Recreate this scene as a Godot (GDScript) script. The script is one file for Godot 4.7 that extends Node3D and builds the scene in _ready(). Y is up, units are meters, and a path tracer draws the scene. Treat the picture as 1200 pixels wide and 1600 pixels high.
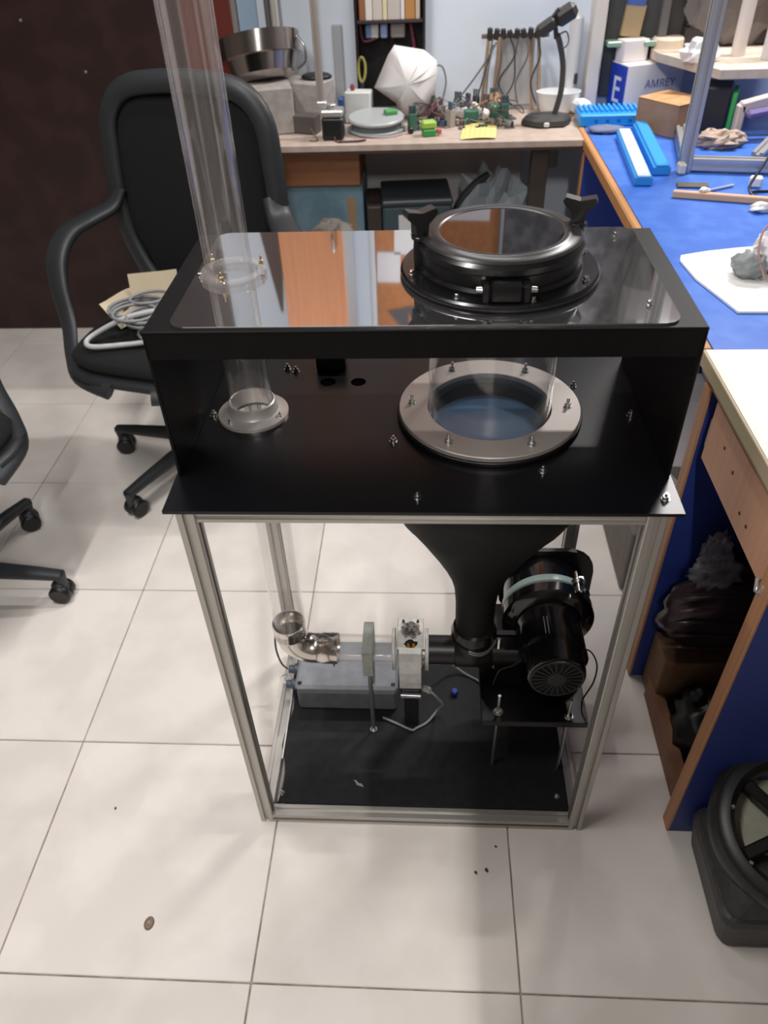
extends Node3D
# A bench-top test rig on an aluminium frame, standing on a tiled workshop floor in front of cluttered benches.
var mats := {}
var used := {}
var rng := RandomNumberGenerator.new()
var grp := 0

# ---------- materials ----------
func hexc(h: String) -> Color: return Color.html(h)
func mat(hex: String, rough := 0.6, metal := 0.0) -> StandardMaterial3D:
	var k := "%s_%s_%s" % [hex, rough, metal]
	if mats.has(k): return mats[k]
	var m := StandardMaterial3D.new()
	m.albedo_color = hexc(hex); m.roughness = rough; m.metallic = metal
	mats[k] = m
	return m
func noise_tex(seed_: int, freq: float, a: Color, b: Color, size := 256, oct := 4, lo := 0.3, hi := 0.7) -> NoiseTexture2D:
	var n := FastNoiseLite.new(); n.seed = seed_; n.frequency = freq; n.fractal_octaves = oct
	var t := NoiseTexture2D.new(); t.width = size; t.height = size; t.seamless = true; t.noise = n
	var g := Gradient.new(); g.offsets = PackedFloat32Array([lo, hi]); g.colors = PackedColorArray([a, b])
	t.color_ramp = g
	return t
func mottled(key: String, a: String, b: String, scale: float, rough: float, seed_ := 1, freq := 0.02) -> StandardMaterial3D:
	if mats.has(key): return mats[key]
	var m := StandardMaterial3D.new(); m.roughness = rough
	m.albedo_texture = noise_tex(seed_, freq, hexc(a), hexc(b))
	m.uv1_triplanar = true; m.uv1_world_triplanar = true; m.uv1_scale = Vector3.ONE * scale
	mats[key] = m
	return m
func wood(key: String, a: String, b: String, along: String, rough := 0.5) -> StandardMaterial3D:
	if mats.has(key): return mats[key]
	var im := Image.create(256, 256, false, Image.FORMAT_RGB8)
	var n := FastNoiseLite.new(); n.seed = 11; n.frequency = 0.03; n.fractal_octaves = 3
	var ca := hexc(a); var cb := hexc(b)
	for y in 256:
		for x in 256:
			var v := n.get_noise_2d(x * 2.5, y * 0.12) * 0.5 + 0.5
			v = clampf(v + 0.18 * sin(x * 0.5 + 5.0 * n.get_noise_2d(x * .3, y * .1)), 0, 1)
			im.set_pixel(x, y, ca.lerp(cb, v))
	if along == "x":
		im.rotate_90(CLOCKWISE)
	var m := StandardMaterial3D.new(); m.roughness = rough
	m.albedo_texture = ImageTexture.create_from_image(im)
	m.uv1_triplanar = true; m.uv1_world_triplanar = true; m.uv1_scale = Vector3.ONE * 2.2
	mats[key] = m
	return m
func glass(key: String, col: Color, refr := false, rough := 0.03) -> StandardMaterial3D:
	if mats.has(key): return mats[key]
	var m := StandardMaterial3D.new(); m.albedo_color = col; m.roughness = rough
	m.transparency = BaseMaterial3D.TRANSPARENCY_ALPHA
	if refr:
		m.refraction_enabled = true; m.refraction_scale = 0.05
	mats[key] = m
	return m

# ---------- mesh helpers: triangles are given counter-clockwise and turned for Godot ----------
func mb() -> SurfaceTool:
	var st := SurfaceTool.new(); st.begin(Mesh.PRIMITIVE_TRIANGLES)
	st.set_smooth_group(-1)
	return st
func tri(st: SurfaceTool, a: Vector3, b: Vector3, c: Vector3) -> void:
	st.add_vertex(a); st.add_vertex(c); st.add_vertex(b)
func quad(st: SurfaceTool, a: Vector3, b: Vector3, c: Vector3, d: Vector3) -> void:
	tri(st, a, b, c); tri(st, a, c, d)
func ctri(st: SurfaceTool, o: Vector3, a: Vector3, b: Vector3, c: Vector3) -> void:
	if (b - a).cross(c - a).dot((a + b + c) / 3.0 - o) >= 0: tri(st, a, b, c)
	else: tri(st, a, c, b)
func cquad(st: SurfaceTool, o: Vector3, a: Vector3, b: Vector3, c: Vector3, d: Vector3) -> void:
	ctri(st, o, a, b, c); ctri(st, o, a, c, d)
func box(st: SurfaceTool, c: Vector3, s: Vector3, ch := 0.0, bs := Basis.IDENTITY) -> SurfaceTool:
	st.set_smooth_group(-1)
	var h := s / 2.0
	ch = minf(ch, minf(h.x, minf(h.y, h.z)) * 0.95)
	var pt := func(ax: int, v: Vector3) -> Vector3:   # the corner v (signs) on the face across axis ax
		var p := Vector3(v.x * (h.x - ch), v.y * (h.y - ch), v.z * (h.z - ch))
		p[ax] = v[ax] * h[ax]
		return c + bs * p
	for ax in 3:
		var u := (ax + 1) % 3; var w := (ax + 2) % 3
		for sg in [-1.0, 1.0]:
			var q := []
			for k in [[-1, -1], [1, -1], [1, 1], [-1, 1]]:
				var v := Vector3.ZERO; v[ax] = sg; v[u] = k[0]; v[w] = k[1]
				q.append(pt.call(ax, v))
			cquad(st, c, q[0], q[1], q[2], q[3])
			if ch > 0:
				for sg2 in [-1.0, 1.0]:                      # the edge between faces ax and u
					var v1 := Vector3.ZERO; v1[ax] = sg; v1[u] = sg2; v1[w] = -1
					var v2 := v1; v2[w] = 1
					cquad(st, c, pt.call(ax, v1), pt.call(ax, v2), pt.call(u, v2), pt.call(u, v1))
	if ch > 0:
		for i in 8:
			var v := Vector3(1 if i & 1 else -1, 1 if i & 2 else -1, 1 if i & 4 else -1)
			ctri(st, c, pt.call(0, v), pt.call(1, v), pt.call(2, v))
	return st
func bx(c: Vector3, s: Vector3, ch := 0.0, bs := Basis.IDENTITY) -> SurfaceTool: return box(mb(), c, s, ch, bs)
func span(a: Vector3, b: Vector3, ch := 0.0) -> SurfaceTool: return bx((a + b) / 2.0, (b - a).abs(), ch)
func lathe(st: SurfaceTool, prof: Array, seg := 32, xf := Transform3D.IDENTITY) -> SurfaceTool:
	var clean := [prof[0]]
	for p in prof:
		if p.distance_to(clean[-1]) > 1e-6: clean.append(p)
	prof = clean
	for i in prof.size() - 1:
		var p: Vector2 = prof[i]; var q: Vector2 = prof[i + 1]
		if i > 0:
			var d0: Vector2 = p - prof[i - 1]
			if absf(d0.angle_to(q - p)) > 0.6: grp += 1
		else: grp += 1
		st.set_smooth_group(1000 + grp)
		for k in seg:
			var a := TAU * k / seg; var b := TAU * (k + 1) / seg
			if k == seg - 1: b = 0.0
			var pa := xf * Vector3(p.x * cos(a), p.y, p.x * sin(a)); var pb := xf * Vector3(p.x * cos(b), p.y, p.x * sin(b))
			var qa := xf * Vector3(q.x * cos(a), q.y, q.x * sin(a)); var qb := xf * Vector3(q.x * cos(b), q.y, q.x * sin(b))
			if p.x > 1e-6: tri(st, pb, pa, qa)
			if q.x > 1e-6: tri(st, pb, qa, qb)
	st.set_smooth_group(-1)
	return st
func lt(prof: Array, seg := 32, xf := Transform3D.IDENTITY) -> SurfaceTool: return lathe(mb(), prof, seg, xf)
func v2(l: Array) -> Array:
	var o := []
	for i in range(0, l.size(), 2): o.append(Vector2(l[i], l[i + 1]))
	return o
func disc(r: float, y0: float, y1: float, ch := 0.0) -> Array:
	return [Vector2(0, y0), Vector2(r - ch, y0), Vector2(r, y0 + ch), Vector2(r, y1 - ch), Vector2(r - ch, y1), Vector2(0, y1)]
func ring(r0: float, r1: float, y0: float, y1: float, ch := 0.0) -> Array:
	return [Vector2(r0, y0), Vector2(r1 - ch, y0), Vector2(r1, y0 + ch), Vector2(r1, y1 - ch), Vector2(r1 - ch, y1), Vector2(r0 + ch, y1), Vector2(r0, y1 - ch), Vector2(r0, y0)]
func frames(pts: Array) -> Array:
	var out := []
	var up := Vector3.ZERO
	for i in pts.size():
		var t: Vector3 = (pts[mini(i + 1, pts.size() - 1)] - pts[maxi(i - 1, 0)]).normalized()
		if up == Vector3.ZERO: up = Vector3.UP if absf(t.y) < 0.9 else Vector3.RIGHT
		var s := up.cross(t).normalized()
		up = t.cross(s).normalized()
		out.append([s, up, t])
	return out
func tube(st: SurfaceTool, pts: Array, r, seg := 8, flat := 1.0, loop := false) -> SurfaceTool:
	grp += 1
	st.set_smooth_group(1000 + grp)
	if loop: pts = pts + [pts[0]]
	var fr := frames(pts)
	var rings := []
	for i in pts.size():
		var rr: float = r[mini(i, r.size() - 1)] if r is Array else r
		var l := []
		for k in seg:
			var a := TAU * k / seg
			l.append(pts[i] + fr[i][0] * cos(a) * rr + fr[i][1] * sin(a) * rr * flat)
		rings.append(l)
	if loop: rings[-1] = rings[0]
	for i in pts.size() - 1:
		for k in seg:
			var n := (k + 1) % seg
			quad(st, rings[i][k], rings[i][n], rings[i + 1][n], rings[i + 1][k])
	if not loop:
		st.set_smooth_group(-1)
		for k in range(1, seg - 1):
			tri(st, rings[0][0], rings[0][k + 1], rings[0][k])
			tri(st, rings[-1][0], rings[-1][k], rings[-1][k + 1])
	st.set_smooth_group(-1)
	return st
func tb(pts: Array, r, seg := 8, flat := 1.0, loop := false) -> SurfaceTool: return tube(mb(), pts, r, seg, flat, loop)
func pipe(st: SurfaceTool, pts: Array, ro, wall: float, seg := 32) -> SurfaceTool:
	var fr := frames(pts)
	var o := []; var q := []
	for i in pts.size():
		var rr: float = ro[i] if ro is Array else ro
		var l := []; var m := []
		for k in seg:
			var a := TAU * k / seg
			var d: Vector3 = fr[i][0] * cos(a) + fr[i][1] * sin(a)
			l.append(pts[i] + d * rr); m.append(pts[i] + d * (rr - wall))
		o.append(l); q.append(m)
	grp += 2
	for i in pts.size() - 1:
		for k in seg:
			var n := (k + 1) % seg
			st.set_smooth_group(1000 + grp); quad(st, o[i][k], o[i][n], o[i + 1][n], o[i + 1][k])
			st.set_smooth_group(1001 + grp); quad(st, q[i][k], q[i + 1][k], q[i + 1][n], q[i][n])
	grp += 2
	st.set_smooth_group(-1)
	for k in seg:
		var n := (k + 1) % seg
		quad(st, o[0][k], q[0][k], q[0][n], o[0][n])
		quad(st, o[-1][k], o[-1][n], q[-1][n], q[-1][k])
	return st
func smooth_path(ctrl: Array, n := 6, loop := false) -> Array:
	var out := []
	var c := ctrl.size()
	for i in (c if loop else c - 1):
		var p0: Vector3 = ctrl[(i - 1 + c) % c] if loop or i > 0 else ctrl[i]
		var p1: Vector3 = ctrl[i]; var p2: Vector3 = ctrl[(i + 1) % c]
		var p3: Vector3 = ctrl[(i + 2) % c] if loop or i + 2 < c else p2
		for k in n:
			var t := float(k) / n
			out.append(p1.cubic_interpolate(p2, p0, p3, t))
	if not loop: out.append(ctrl[-1])
	return out
func extrude(st: SurfaceTool, poly: PackedVector2Array, d: float, xf := Transform3D.IDENTITY) -> SurfaceTool:
	# a polygon in x/y pushed along z from 0 to d
	st.set_smooth_group(-1)
	if Geometry2D.is_polygon_clockwise(poly):
		poly = poly.duplicate(); poly.reverse()
	if Geometry2D.is_polygon_clockwise(poly) == true: pass
	var area := 0.0
	for i in poly.size(): area += poly[i].cross(poly[(i + 1) % poly.size()])
	if area < 0:
		poly.reverse()
	var idx := Geometry2D.triangulate_polygon(poly)
	var f := func(p: Vector2, z: float) -> Vector3: return xf * Vector3(p.x, p.y, z)
	for i in range(0, idx.size(), 3):
		var a := poly[idx[i]]; var b := poly[idx[i + 1]]; var c := poly[idx[i + 2]]
		if (b - a).cross(c - a) < 0:
			var t := b; b = c; c = t
		tri(st, f.call(a, d), f.call(b, d), f.call(c, d))
		tri(st, f.call(a, 0.0), f.call(c, 0.0), f.call(b, 0.0))
	for i in poly.size():
		var a := poly[i]; var b := poly[(i + 1) % poly.size()]
		quad(st, f.call(a, 0.0), f.call(b, 0.0), f.call(b, d), f.call(a, d))
	return st
func rrect(w: float, h: float, r: float, n := 5) -> PackedVector2Array:
	var o := PackedVector2Array()
	for c in 4:
		var cx: float = (w / 2 - r) * [1, -1, -1, 1][c]; var cy: float = (h / 2 - r) * [1, 1, -1, -1][c]
		for k in n + 1:
			var a := PI / 2 * (c + float(k) / n)
			o.append(Vector2(cx + r * cos(a), cy + r * sin(a)))
	return o
func blob(st: SurfaceTool, c: Vector3, s: Vector3, amp: float, seed_: int, freq := 2.5, seg := 18, smooth := true, floor_y := -1e9) -> SurfaceTool:
	var n := FastNoiseLite.new(); n.seed = seed_; n.frequency = 1.0; n.fractal_octaves = 3
	var rows := seg / 2 + 1
	var g := []
	for i in rows:
		var l := []
		var th := PI * i / (rows - 1)
		for k in seg:
			var ph := TAU * k / seg
			var d := Vector3(sin(th) * cos(ph), cos(th), sin(th) * sin(ph))
			var p := c + d * s * (1.0 + amp * n.get_noise_3dv(d * freq))
			p.y = maxf(p.y, floor_y)
			l.append(p)
		g.append(l)
	grp += 1
	st.set_smooth_group(1000 + grp if smooth else -1)
	for i in rows - 1:
		for k in seg:
			var m := (k + 1) % seg
			quad(st, g[i][k], g[i][m], g[i + 1][m], g[i + 1][k])
	st.set_smooth_group(-1)
	return st
func sheet(st: SurfaceTool, f: Callable, nu: int, nv: int, th: float) -> SurfaceTool:
	# a thin sheet with thickness th, its top given by f(u, v)
	grp += 1
	st.set_smooth_group(1000 + grp)
	var e := Vector3(0, -th, 0)
	for i in nu:
		for k in nv:
			var a: Vector3 = f.call(float(i) / nu, float(k) / nv); var b: Vector3 = f.call(float(i + 1) / nu, float(k) / nv)
			var c: Vector3 = f.call(float(i + 1) / nu, float(k + 1) / nv); var d: Vector3 = f.call(float(i) / nu, float(k + 1) / nv)
			st.set_smooth_group(1000 + grp)
			quad(st, a, d, c, b); 
			st.set_smooth_group(-1)
			quad(st, a + e, b + e, c + e, d + e)
			if i == 0: quad(st, a, a + e, d + e, d)
			if i == nu - 1: quad(st, b, c, c + e, b + e)
			if k == 0: quad(st, a, b, b + e, a + e)
			if k == nv - 1: quad(st, d, d + e, c + e, c)
	return st

# ---------- scene tree helpers ----------
func numbered(n: String) -> String:
	if not used.has(n):
		used[n] = 0
		return n
	used[n] += 1
	return "%s_%03d" % [n, used[n]]
func tag(o: Node, label: String, category: String, group := "") -> Node:
	o.set_meta("label", label); o.set_meta("category", category)
	if group: o.set_meta("group", group)
	return o
func thing(called: String, label: String, category: String, at := Vector3.ZERO, turn := 0.0, group := "") -> Node3D:
	var o := Node3D.new(); o.name = numbered(called); add_child(o, true)
	o.position = at; o.rotation.y = turn
	tag(o, label, category, group)
	return o
func mesh_of(st: SurfaceTool) -> ArrayMesh:
	st.generate_normals()
	return st.commit()
func obj(called: String, st, m: Material, parent: Node = self) -> MeshInstance3D:
	# a part; where the parent is a thing away from the origin, shapes are still given in room coordinates
	var o := MeshInstance3D.new()
	o.mesh = mesh_of(st) if st is SurfaceTool else st
	o.material_override = m
	o.name = numbered(called) if parent == self else called
	parent.add_child(o, true)
	if parent != self and parent.get_parent() == self and not parent is MeshInstance3D: o.position = -parent.position
	return o
func lob(called: String, st, m: Material, parent: Node) -> MeshInstance3D:   # a part in its parent's own coordinates
	var o := obj(called, st, m, parent)
	o.position = Vector3.ZERO
	return o
func top(called: String, st, m: Material, label: String, category: String, group := "") -> MeshInstance3D:
	var o := obj(called, st, m); tag(o, label, category, group)
	return o
func struct(called: String, st, m: Material, parent: Node = self) -> MeshInstance3D:
	var o := obj(called, st, m, parent)
	if parent == self: o.set_meta("kind", "structure")
	return o
func dup(o: Node3D, at: Vector3, turn: float, label := "") -> Node3D:
	var c: Node3D = o.duplicate(); c.name = numbered(o.name); add_child(c, true)
	c.position = at; c.rotation.y = turn
	if label: c.set_meta("label", label)
	return c
func at(x: float, y: float, z: float, bs := Basis.IDENTITY) -> Transform3D: return Transform3D(bs, Vector3(x, y, z))
func rx(d: float) -> Basis: return Basis(Vector3.RIGHT, deg_to_rad(d))
func ry(d: float) -> Basis: return Basis(Vector3.UP, deg_to_rad(d))
func rz(d: float) -> Basis: return Basis(Vector3.BACK, deg_to_rad(d))
func V(x: float, y: float, z: float) -> Vector3: return Vector3(x, y, z)
func P3(l: Array) -> Array:
	var o := []
	for i in range(0, l.size(), 3): o.append(Vector3(l[i], l[i + 1], l[i + 2]))
	return o

# ---------- lights ----------
func ceiling_lamp(x: float, z: float, along_z: bool, energy: float, label: String, l := 1.2, y := 2.72) -> void:
	var w := 0.05
	var t := thing("ceiling_light", label, "lamp", V(x, y, z), 0.0 if along_z else PI / 2, "tube lamps on the ceiling")
	lob("housing", span(V(-0.06, 0.03, -l / 2 - .03), V(0.06, 0.08 if y > 2.7 else .06, l / 2 + .03), .006), mat("dcdcd8", .5), t)
	if y < 2.7:
		for s in [-.2, .2]: lob("hanger", tb([V(0, .06, s), V(0, 2.8 - y, s)], .006, 8), mat("b9b9b6", .4, .6), t)
	var g := StandardMaterial3D.new()
	g.albedo_color = hexc("f4f4f0"); g.emission_enabled = true; g.emission = Color(1, .97, .92); g.emission_energy_multiplier = 2.0
	lob("lamp_tube", tb([V(0, .018, -l / 2), V(0, .018, l / 2)], .013, 10), g, t)
	var a := AreaLight3D.new(); a.name = "tube_glow"
	a.area_size = Vector2(w, l); a.light_energy = energy; a.light_color = Color(1, .985, .975); a.area_normalize_energy = true
	a.area_range = 12.0; a.shadow_enabled = true
	a.rotation_degrees = Vector3(-90, 0, 0)
	t.add_child(a, true); a.position = V(0, 0.0, 0)

# ---------- the room ----------
func room() -> void:
	var fl := struct("floor", span(V(-2.7, -0.12, -2.5), V(1.85, -0.004, 3.1)), mottled("grout", "8d857b", "b3aca2", 3.0, .9, 4))
	var tm := []
	for i in 3:
		var m := mottled("tile%d" % i, ["e4ddd5", "e6dfd8", "e2dbd3"][i], ["ebe5de", "eee8e1", "e9e3dc"][i], 1.6, .33, 20 + i, .012)
		m.metallic_specular = 0.4
		tm.append(m)
	var tmesh := mesh_of(bx(V(0, -.004, 0), V(.4472, .009, .4472), .0012))
	for ix in range(-6, 4):
		for iz in range(-5, 7):
			var o := lob("tile", tmesh, tm[absi(ix * 7 + iz * 5) % 3], fl)
			o.position = V((ix + .5) * .45, 0, (iz - .5) * .45)
	struct("ceiling", span(V(-2.7, 2.8, -2.5), V(1.85, 2.9, 3.1)), mat("aaa8a4", .9))
	struct("wall_back", span(V(-2.7, 0, -2.5), V(1.85, 2.8, -2.4)), mat("e9f3ff", .75))
	struct("wall_left", span(V(-2.7, 0, -2.4), V(-2.6, 2.8, 3.0)), mat("6f6660", .8))
	struct("wall_right", span(V(1.75, 0, -2.4), V(1.85, 2.8, 3.0)), mat("5c5955", .8))
	struct("wall_front", span(V(-2.7, 0, 3.0), V(1.85, 2.8, 3.1)), mat("6b6560", .8))
	# the dark door leaf that fills the wall on the left
	var d := struct("door_1", span(V(-2.0, 0.004, -2.4), V(-.50, 2.1, -2.378), .003), mottled("darkdoor", "2c1a18", "38221f", 1.2, .45, 8))
	for p in [[-1.40, .86], [-1.15, 1.0], [-.85, .93], [-1.02, 1.08], [-.72, .80]]:
		lob("nail_head", lt(disc(.0045, 0, .003, .001), 10, at(p[0], p[1], -2.378, rx(90))), mat("b9afa0", .4, .6), d)
	struct("trim_1", span(V(-.50, 0.004, -2.4), V(-.335, 1.5, -2.372), .003), mat("6b2a1f", .5))
	struct("trim_2", span(V(-.335, 0.004, -2.4), V(-.318, 1.5, -2.376), .002), mat("8d8a86", .5))
	# pale blue painted strip and a grey strip that paints shade on the wall
	struct("trim_3", span(V(-.312, .80, -2.4), V(-.256, 1.45, -2.392)), mat("a9c4de", .7))
	struct("shade_strip_4", span(V(-.02, .83, -2.4), V(.012, 1.04, -2.386), .003), mat("b9bcc0", .6))
	# white edge profile where the wall ends on the right
	struct("trim_5", span(V(.795, .79, -2.4), V(.835, 1.5, -2.33), .004), mat("e6dfd6", .5))

# ---------- aluminium profile ----------
func tslot(a: float) -> PackedVector2Array:
	var h := a / 2; var s := a * .16; var d := a * .2; var c := .0012
	var q := [Vector2(h - c, -h), Vector2(h, -h + c), Vector2(h, -s), Vector2(h - d, -s), Vector2(h - d, s), Vector2(h, s), Vector2(h, h - c)]
	var o := PackedVector2Array()
	for k in 4:
		for p in q:
			o.append(p.rotated(PI / 2 * k))
	return o
func profile(st: SurfaceTool, a: Vector3, b: Vector3, size: float) -> SurfaceTool:
	var z := (b - a).normalized()
	var y := V(0, 1, 0) if absf(z.y) < .9 else V(0, 0, 1)
	var x := y.cross(z).normalized()
	return extrude(st, tslot(size), a.distance_to(b), Transform3D(Basis(x, z.cross(x), z), a))
func bolt(st: SurfaceTool, p: Vector3, r: float, stud: float, bs := Basis.IDENTITY) -> SurfaceTool:
	var X := Transform3D(bs, p)
	lathe(st, disc(r * 1.25, 0, .0012, .0003), 16, X)
	lathe(st, disc(r, .0012, .006, .0008), 6, X)
	if stud > 0: lathe(st, disc(r * .5, .006, .006 + stud, .0006), 10, X)
	return st

# ---------- the rig ----------
func rig() -> void:
	var alu := mat("b9b6b0", .42, .75)
	var black := mat("0b0c0f", .28); black.metallic_specular = .42
	var steel := mat("d9d3ce", .34, .5)
	var chrome := mat("dcdcda", .15, 1.0)
	var zinc := mat("c3c4c2", .3, .9)
	var pla := mat("191919", .5)
	var r := thing("test_rig", "open aluminium profile frame carrying a black hood, clear tubes and a blower", "machine", V(.28, 0, -.4935))
	var xs := [-.0185, .5775]; var zs := [-.2945, -.6925]
	for x in xs:
		for z in zs: obj("post", profile(mb(), V(x, 0, z), V(x, .801, z), .025), alu, r)
	for z in zs:
		obj("rail", profile(mb(), V(-.006, .0135, z), V(.565, .0135, z), .025), alu, r)
		obj("rail", profile(mb(), V(-.006, .7915, z), V(.565, .7915, z), .019), alu, r)
	for x in xs:
		obj("rail", profile(mb(), V(x, .0135, -.307), V(x, .0135, -.68), .025), alu, r)
		obj("rail", profile(mb(), V(x, .7915, -.307), V(x, .7915, -.68), .019), alu, r)
	obj("rail", profile(mb(), V(-.006, .0135, -.62), V(.565, .0135, -.62), .025), alu, r)
	# sheet on the bottom rails, its left edge cut unevenly
	var pl := PackedVector2Array()
	for k in 12:
		pl.append(Vector2(-.006 + .006 * sin(k * 1.1) + (.008 if k < 4 else .003), .307 + .34 * k / 11.0))
	pl.append_array(PackedVector2Array([Vector2(.33, .649), Vector2(.332, .649), Vector2(.567, .649), Vector2(.567, .307)]))
	var bm := mottled("rubber", "111214", "18191b", 5.0, .65, 9, .03); bm.metallic_specular = .42
	var bb := obj("base_sheet", extrude(mb(), pl, .005, Transform3D(Basis(V(1, 0, 0), V(0, 0, -1), V(0, 1, 0)), V(0, .026, 0))), bm, r)
	lob("seam_strip", span(V(.3325, .031, -.645), V(.336, .0318, -.309)), mat("0b0b0c", .7), bb)
	for p in [[.007, -.326], [.547, -.334]]: lob("screw", bolt(mb(), V(p[0], .031, p[1]), .0045, .004), chrome, bb)
	lob("scuff_mark", extrude(mb(), PackedVector2Array([Vector2(0, 0), Vector2(.006, .001), Vector2(.011, .007), Vector2(.017, .008), Vector2(.022, .015), Vector2(.015, .013), Vector2(.008, .011), Vector2(.004, .004)]), .0003, Transform3D(Basis(V(1, 0, 0), V(0, 0, 1), V(0, -1, 0)), V(.147, .0313, -.358))), mat("8b8b8b", .8), bb)
	# black plate on top of the frame with the openings for the big tube and two small ones
	var c := CSGCombiner3D.new(); c.name = "top_plate"
	var pb := CSGBox3D.new(); pb.name = "plate_body"; pb.size = V(.654, .005, .424); pb.position = V(.281, .8035, -.492); pb.material = black; c.add_child(pb)
	for h in [[.381, -.505, .084], [.135, -.594, .012], [.183, -.594, .012], [.033, -.505, .032]]:
		var cy := CSGCylinder3D.new(); cy.name = "opening"; cy.radius = h[2]; cy.height = .02; cy.sides = 40; cy.position = V(h[0], .8035, h[1]); cy.operation = CSGShape3D.OPERATION_SUBTRACTION; cy.material = black
		c.add_child(cy, true)
	c.position = -r.position
	r.add_child(c)
	for p in [[.279, -.309], [.244, -.433], [.444, -.364], [.513, -.576], [.584, -.496], [-.026, -.499], [.065, -.635], [.080, -.626], [.590, -.308]]:
		obj("screw", bolt(mb(), V(p[0], .806, p[1]), .0048, .004), chrome, r)
	obj("switch_box", span(V(.113, .806, -.66), V(.160, .842, -.628), .002), mat("0c0c0d", .3), r)
	# hood
	var hd := mb()
	box(hd, V(.2815, 1.0155, -.5045), V(.649, .005, .303), .001)
	box(hd, V(.2815, .9990, -.3555), V(.649, .036, .005), .001)
	box(hd, V(-.0405, .9095, -.5045), V(.005, .207, .303), .001)
	box(hd, V(.6035, .9095, -.5045), V(.005, .207, .303), .001)
	var hm := mottled("hoodblack", "060606", "0a090a", 6.0, .5, 12); hm.metallic_specular = .3
	var hood := obj("hood", hd, hm, r)
	var ac := mat("d6d6d8", .035, .97)
	lob("acrylic_sheet", extrude(mb(), rrect(.592, .296, .02), .003, Transform3D(Basis(V(1, 0, 0), V(0, 0, -1), V(0, 1, 0)), V(.2825, 1.018, -.5065))), ac, hood)
	for p in [[-.006, -.50], [.55, -.405], [.55, -.62], [.27, -.64]]: lob("screw", bolt(mb(), V(p[0], 1.021, p[1]), .003, 0.0), chrome, hood)
	# narrow clear tube
	var clr := glass("acrylic", Color(.90, .87, .86, .028), false, .03)
	var nt := obj("clear_tube", pipe(mb(), [V(.033, .318, -.505), V(.033, .6, -.505), V(.033, 1.0, -.505), V(.033, 2.2, -.505)], .0305, .0028, 40), clr, r)
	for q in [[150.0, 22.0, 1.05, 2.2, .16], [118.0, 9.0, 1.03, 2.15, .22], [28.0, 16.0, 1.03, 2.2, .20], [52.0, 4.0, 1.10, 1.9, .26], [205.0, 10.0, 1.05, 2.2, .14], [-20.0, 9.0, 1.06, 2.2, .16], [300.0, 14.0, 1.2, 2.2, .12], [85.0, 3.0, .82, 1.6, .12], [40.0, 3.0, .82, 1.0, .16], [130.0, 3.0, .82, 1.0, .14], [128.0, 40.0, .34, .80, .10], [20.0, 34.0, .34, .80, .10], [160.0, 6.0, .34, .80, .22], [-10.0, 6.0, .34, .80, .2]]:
		lob("reflection_streak", streak(V(.033, 0, -.505), .0304, q[0], q[1], q[2], q[3]), veil(q[4]), nt)  # pale strips paint reflections running along the tube
	lob("flange_ring", lt(ring(.0312, .043, 1.021, 1.029, .0015) + [Vector2(.0312, 1.021)], 40, at(.038, 0, -.505)), glass("acrylic2", Color(.92, .88, .86, .12), false, .05), nt)
	for a in [100.0, 215.0, -25.0]:
		lob("screw", bolt(mb(), V(.038 + .038 * cos(deg_to_rad(a)), 1.029, -.505 + .038 * sin(deg_to_rad(a))), .0028, .006), mat("cdb88f", .3, .9), nt)
	var fl := lt(v2([.0312, .806, .052, .806, .052, .811, .046, .812, .0375, .815, .0345, .820, .0345, .830, .0325, .831, .0312, .830, .0312, .806]), 40, at(.033, 0, -.505))
	var fo := obj("steel_flange", fl, steel, r)
	for a in [20.0, 130.0, 250.0]: lob("screw", bolt(mb(), V(.033 + .044 * cos(deg_to_rad(a)), .811, -.505 + .044 * sin(deg_to_rad(a))), .0028, .002), chrome, fo)
	# wide clear tube with its steel ring and gasket
	var bt := obj("sight_tube", pipe(mb(), [V(.381, .807, -.505), V(.381, .9, -.505), V(.381, 1.012, -.505)], .088, .004, 56), glass("acrylic3", Color(.85, .87, .9, .02), false, .03), r)
	lob("gasket", lt(ring(.089, .1335, .806, .813, .001) + [Vector2(.089, .806)], 56, at(.381, 0, -.505)), mat("0a0a0b", .4), bt)
	var sr := lob("steel_ring", lt(ring(.089, .131, .813, .8205, .001) + [Vector2(.089, .813)], 64, at(.381, 0, -.505)), mat("b3aba5", .4, .45), bt)
	for k in 6:
		var a := TAU * k / 6 + .05
		lob("screw", bolt(mb(), V(.381 + .112 * cos(a), .8205, -.505 + .112 * sin(a)), .0048, .008), zinc, bt)
	obj("slide_gate", lt(disc(.083, .780, .785), 40, at(.381, 0, -.505)), mat("4d6884", .2), r)  # blue reflection put into the colour of the gate
	obj("throat", lt(v2([.0845, .735, .0845, .801, .083, .801, .083, .735, .0845, .735]), 48, at(.381, 0, -.505)), black, r)
	for h in [[.135, -.594], [.183, -.594]]: obj("hole_cup", lt(v2([.0125, .802, .0125, .785, 0, .785, 0, .787, .011, .787, .011, .802]), 20, at(h[0], 0, h[1])), mat("2a2c30", .4), r)
	# hopper and its neck
	var hopm := mat("121110", .6); hopm.metallic_specular = .35
	var hp := obj("hopper", lt(v2([.0, .30, .033, .30, .033, .335, .0355, .347, .0365, .40, .040, .440, .047, .468, .060, .500, .080, .540, .110, .594, .1385, .642, .1395, .646, .142, .646, .160, .684, .1715, .715, .174, .73, .174, .772, .0, .772]), 56, at(.381, 0, -.505)), hopm, r)
	lob("neck_clamp", lt(v2([.0335, .305, .039, .305, .043, .311, .043, .322, .039, .334, .0335, .338]), 40, at(.381, 0, -.505)), mat("121212", .22), hp)
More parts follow.
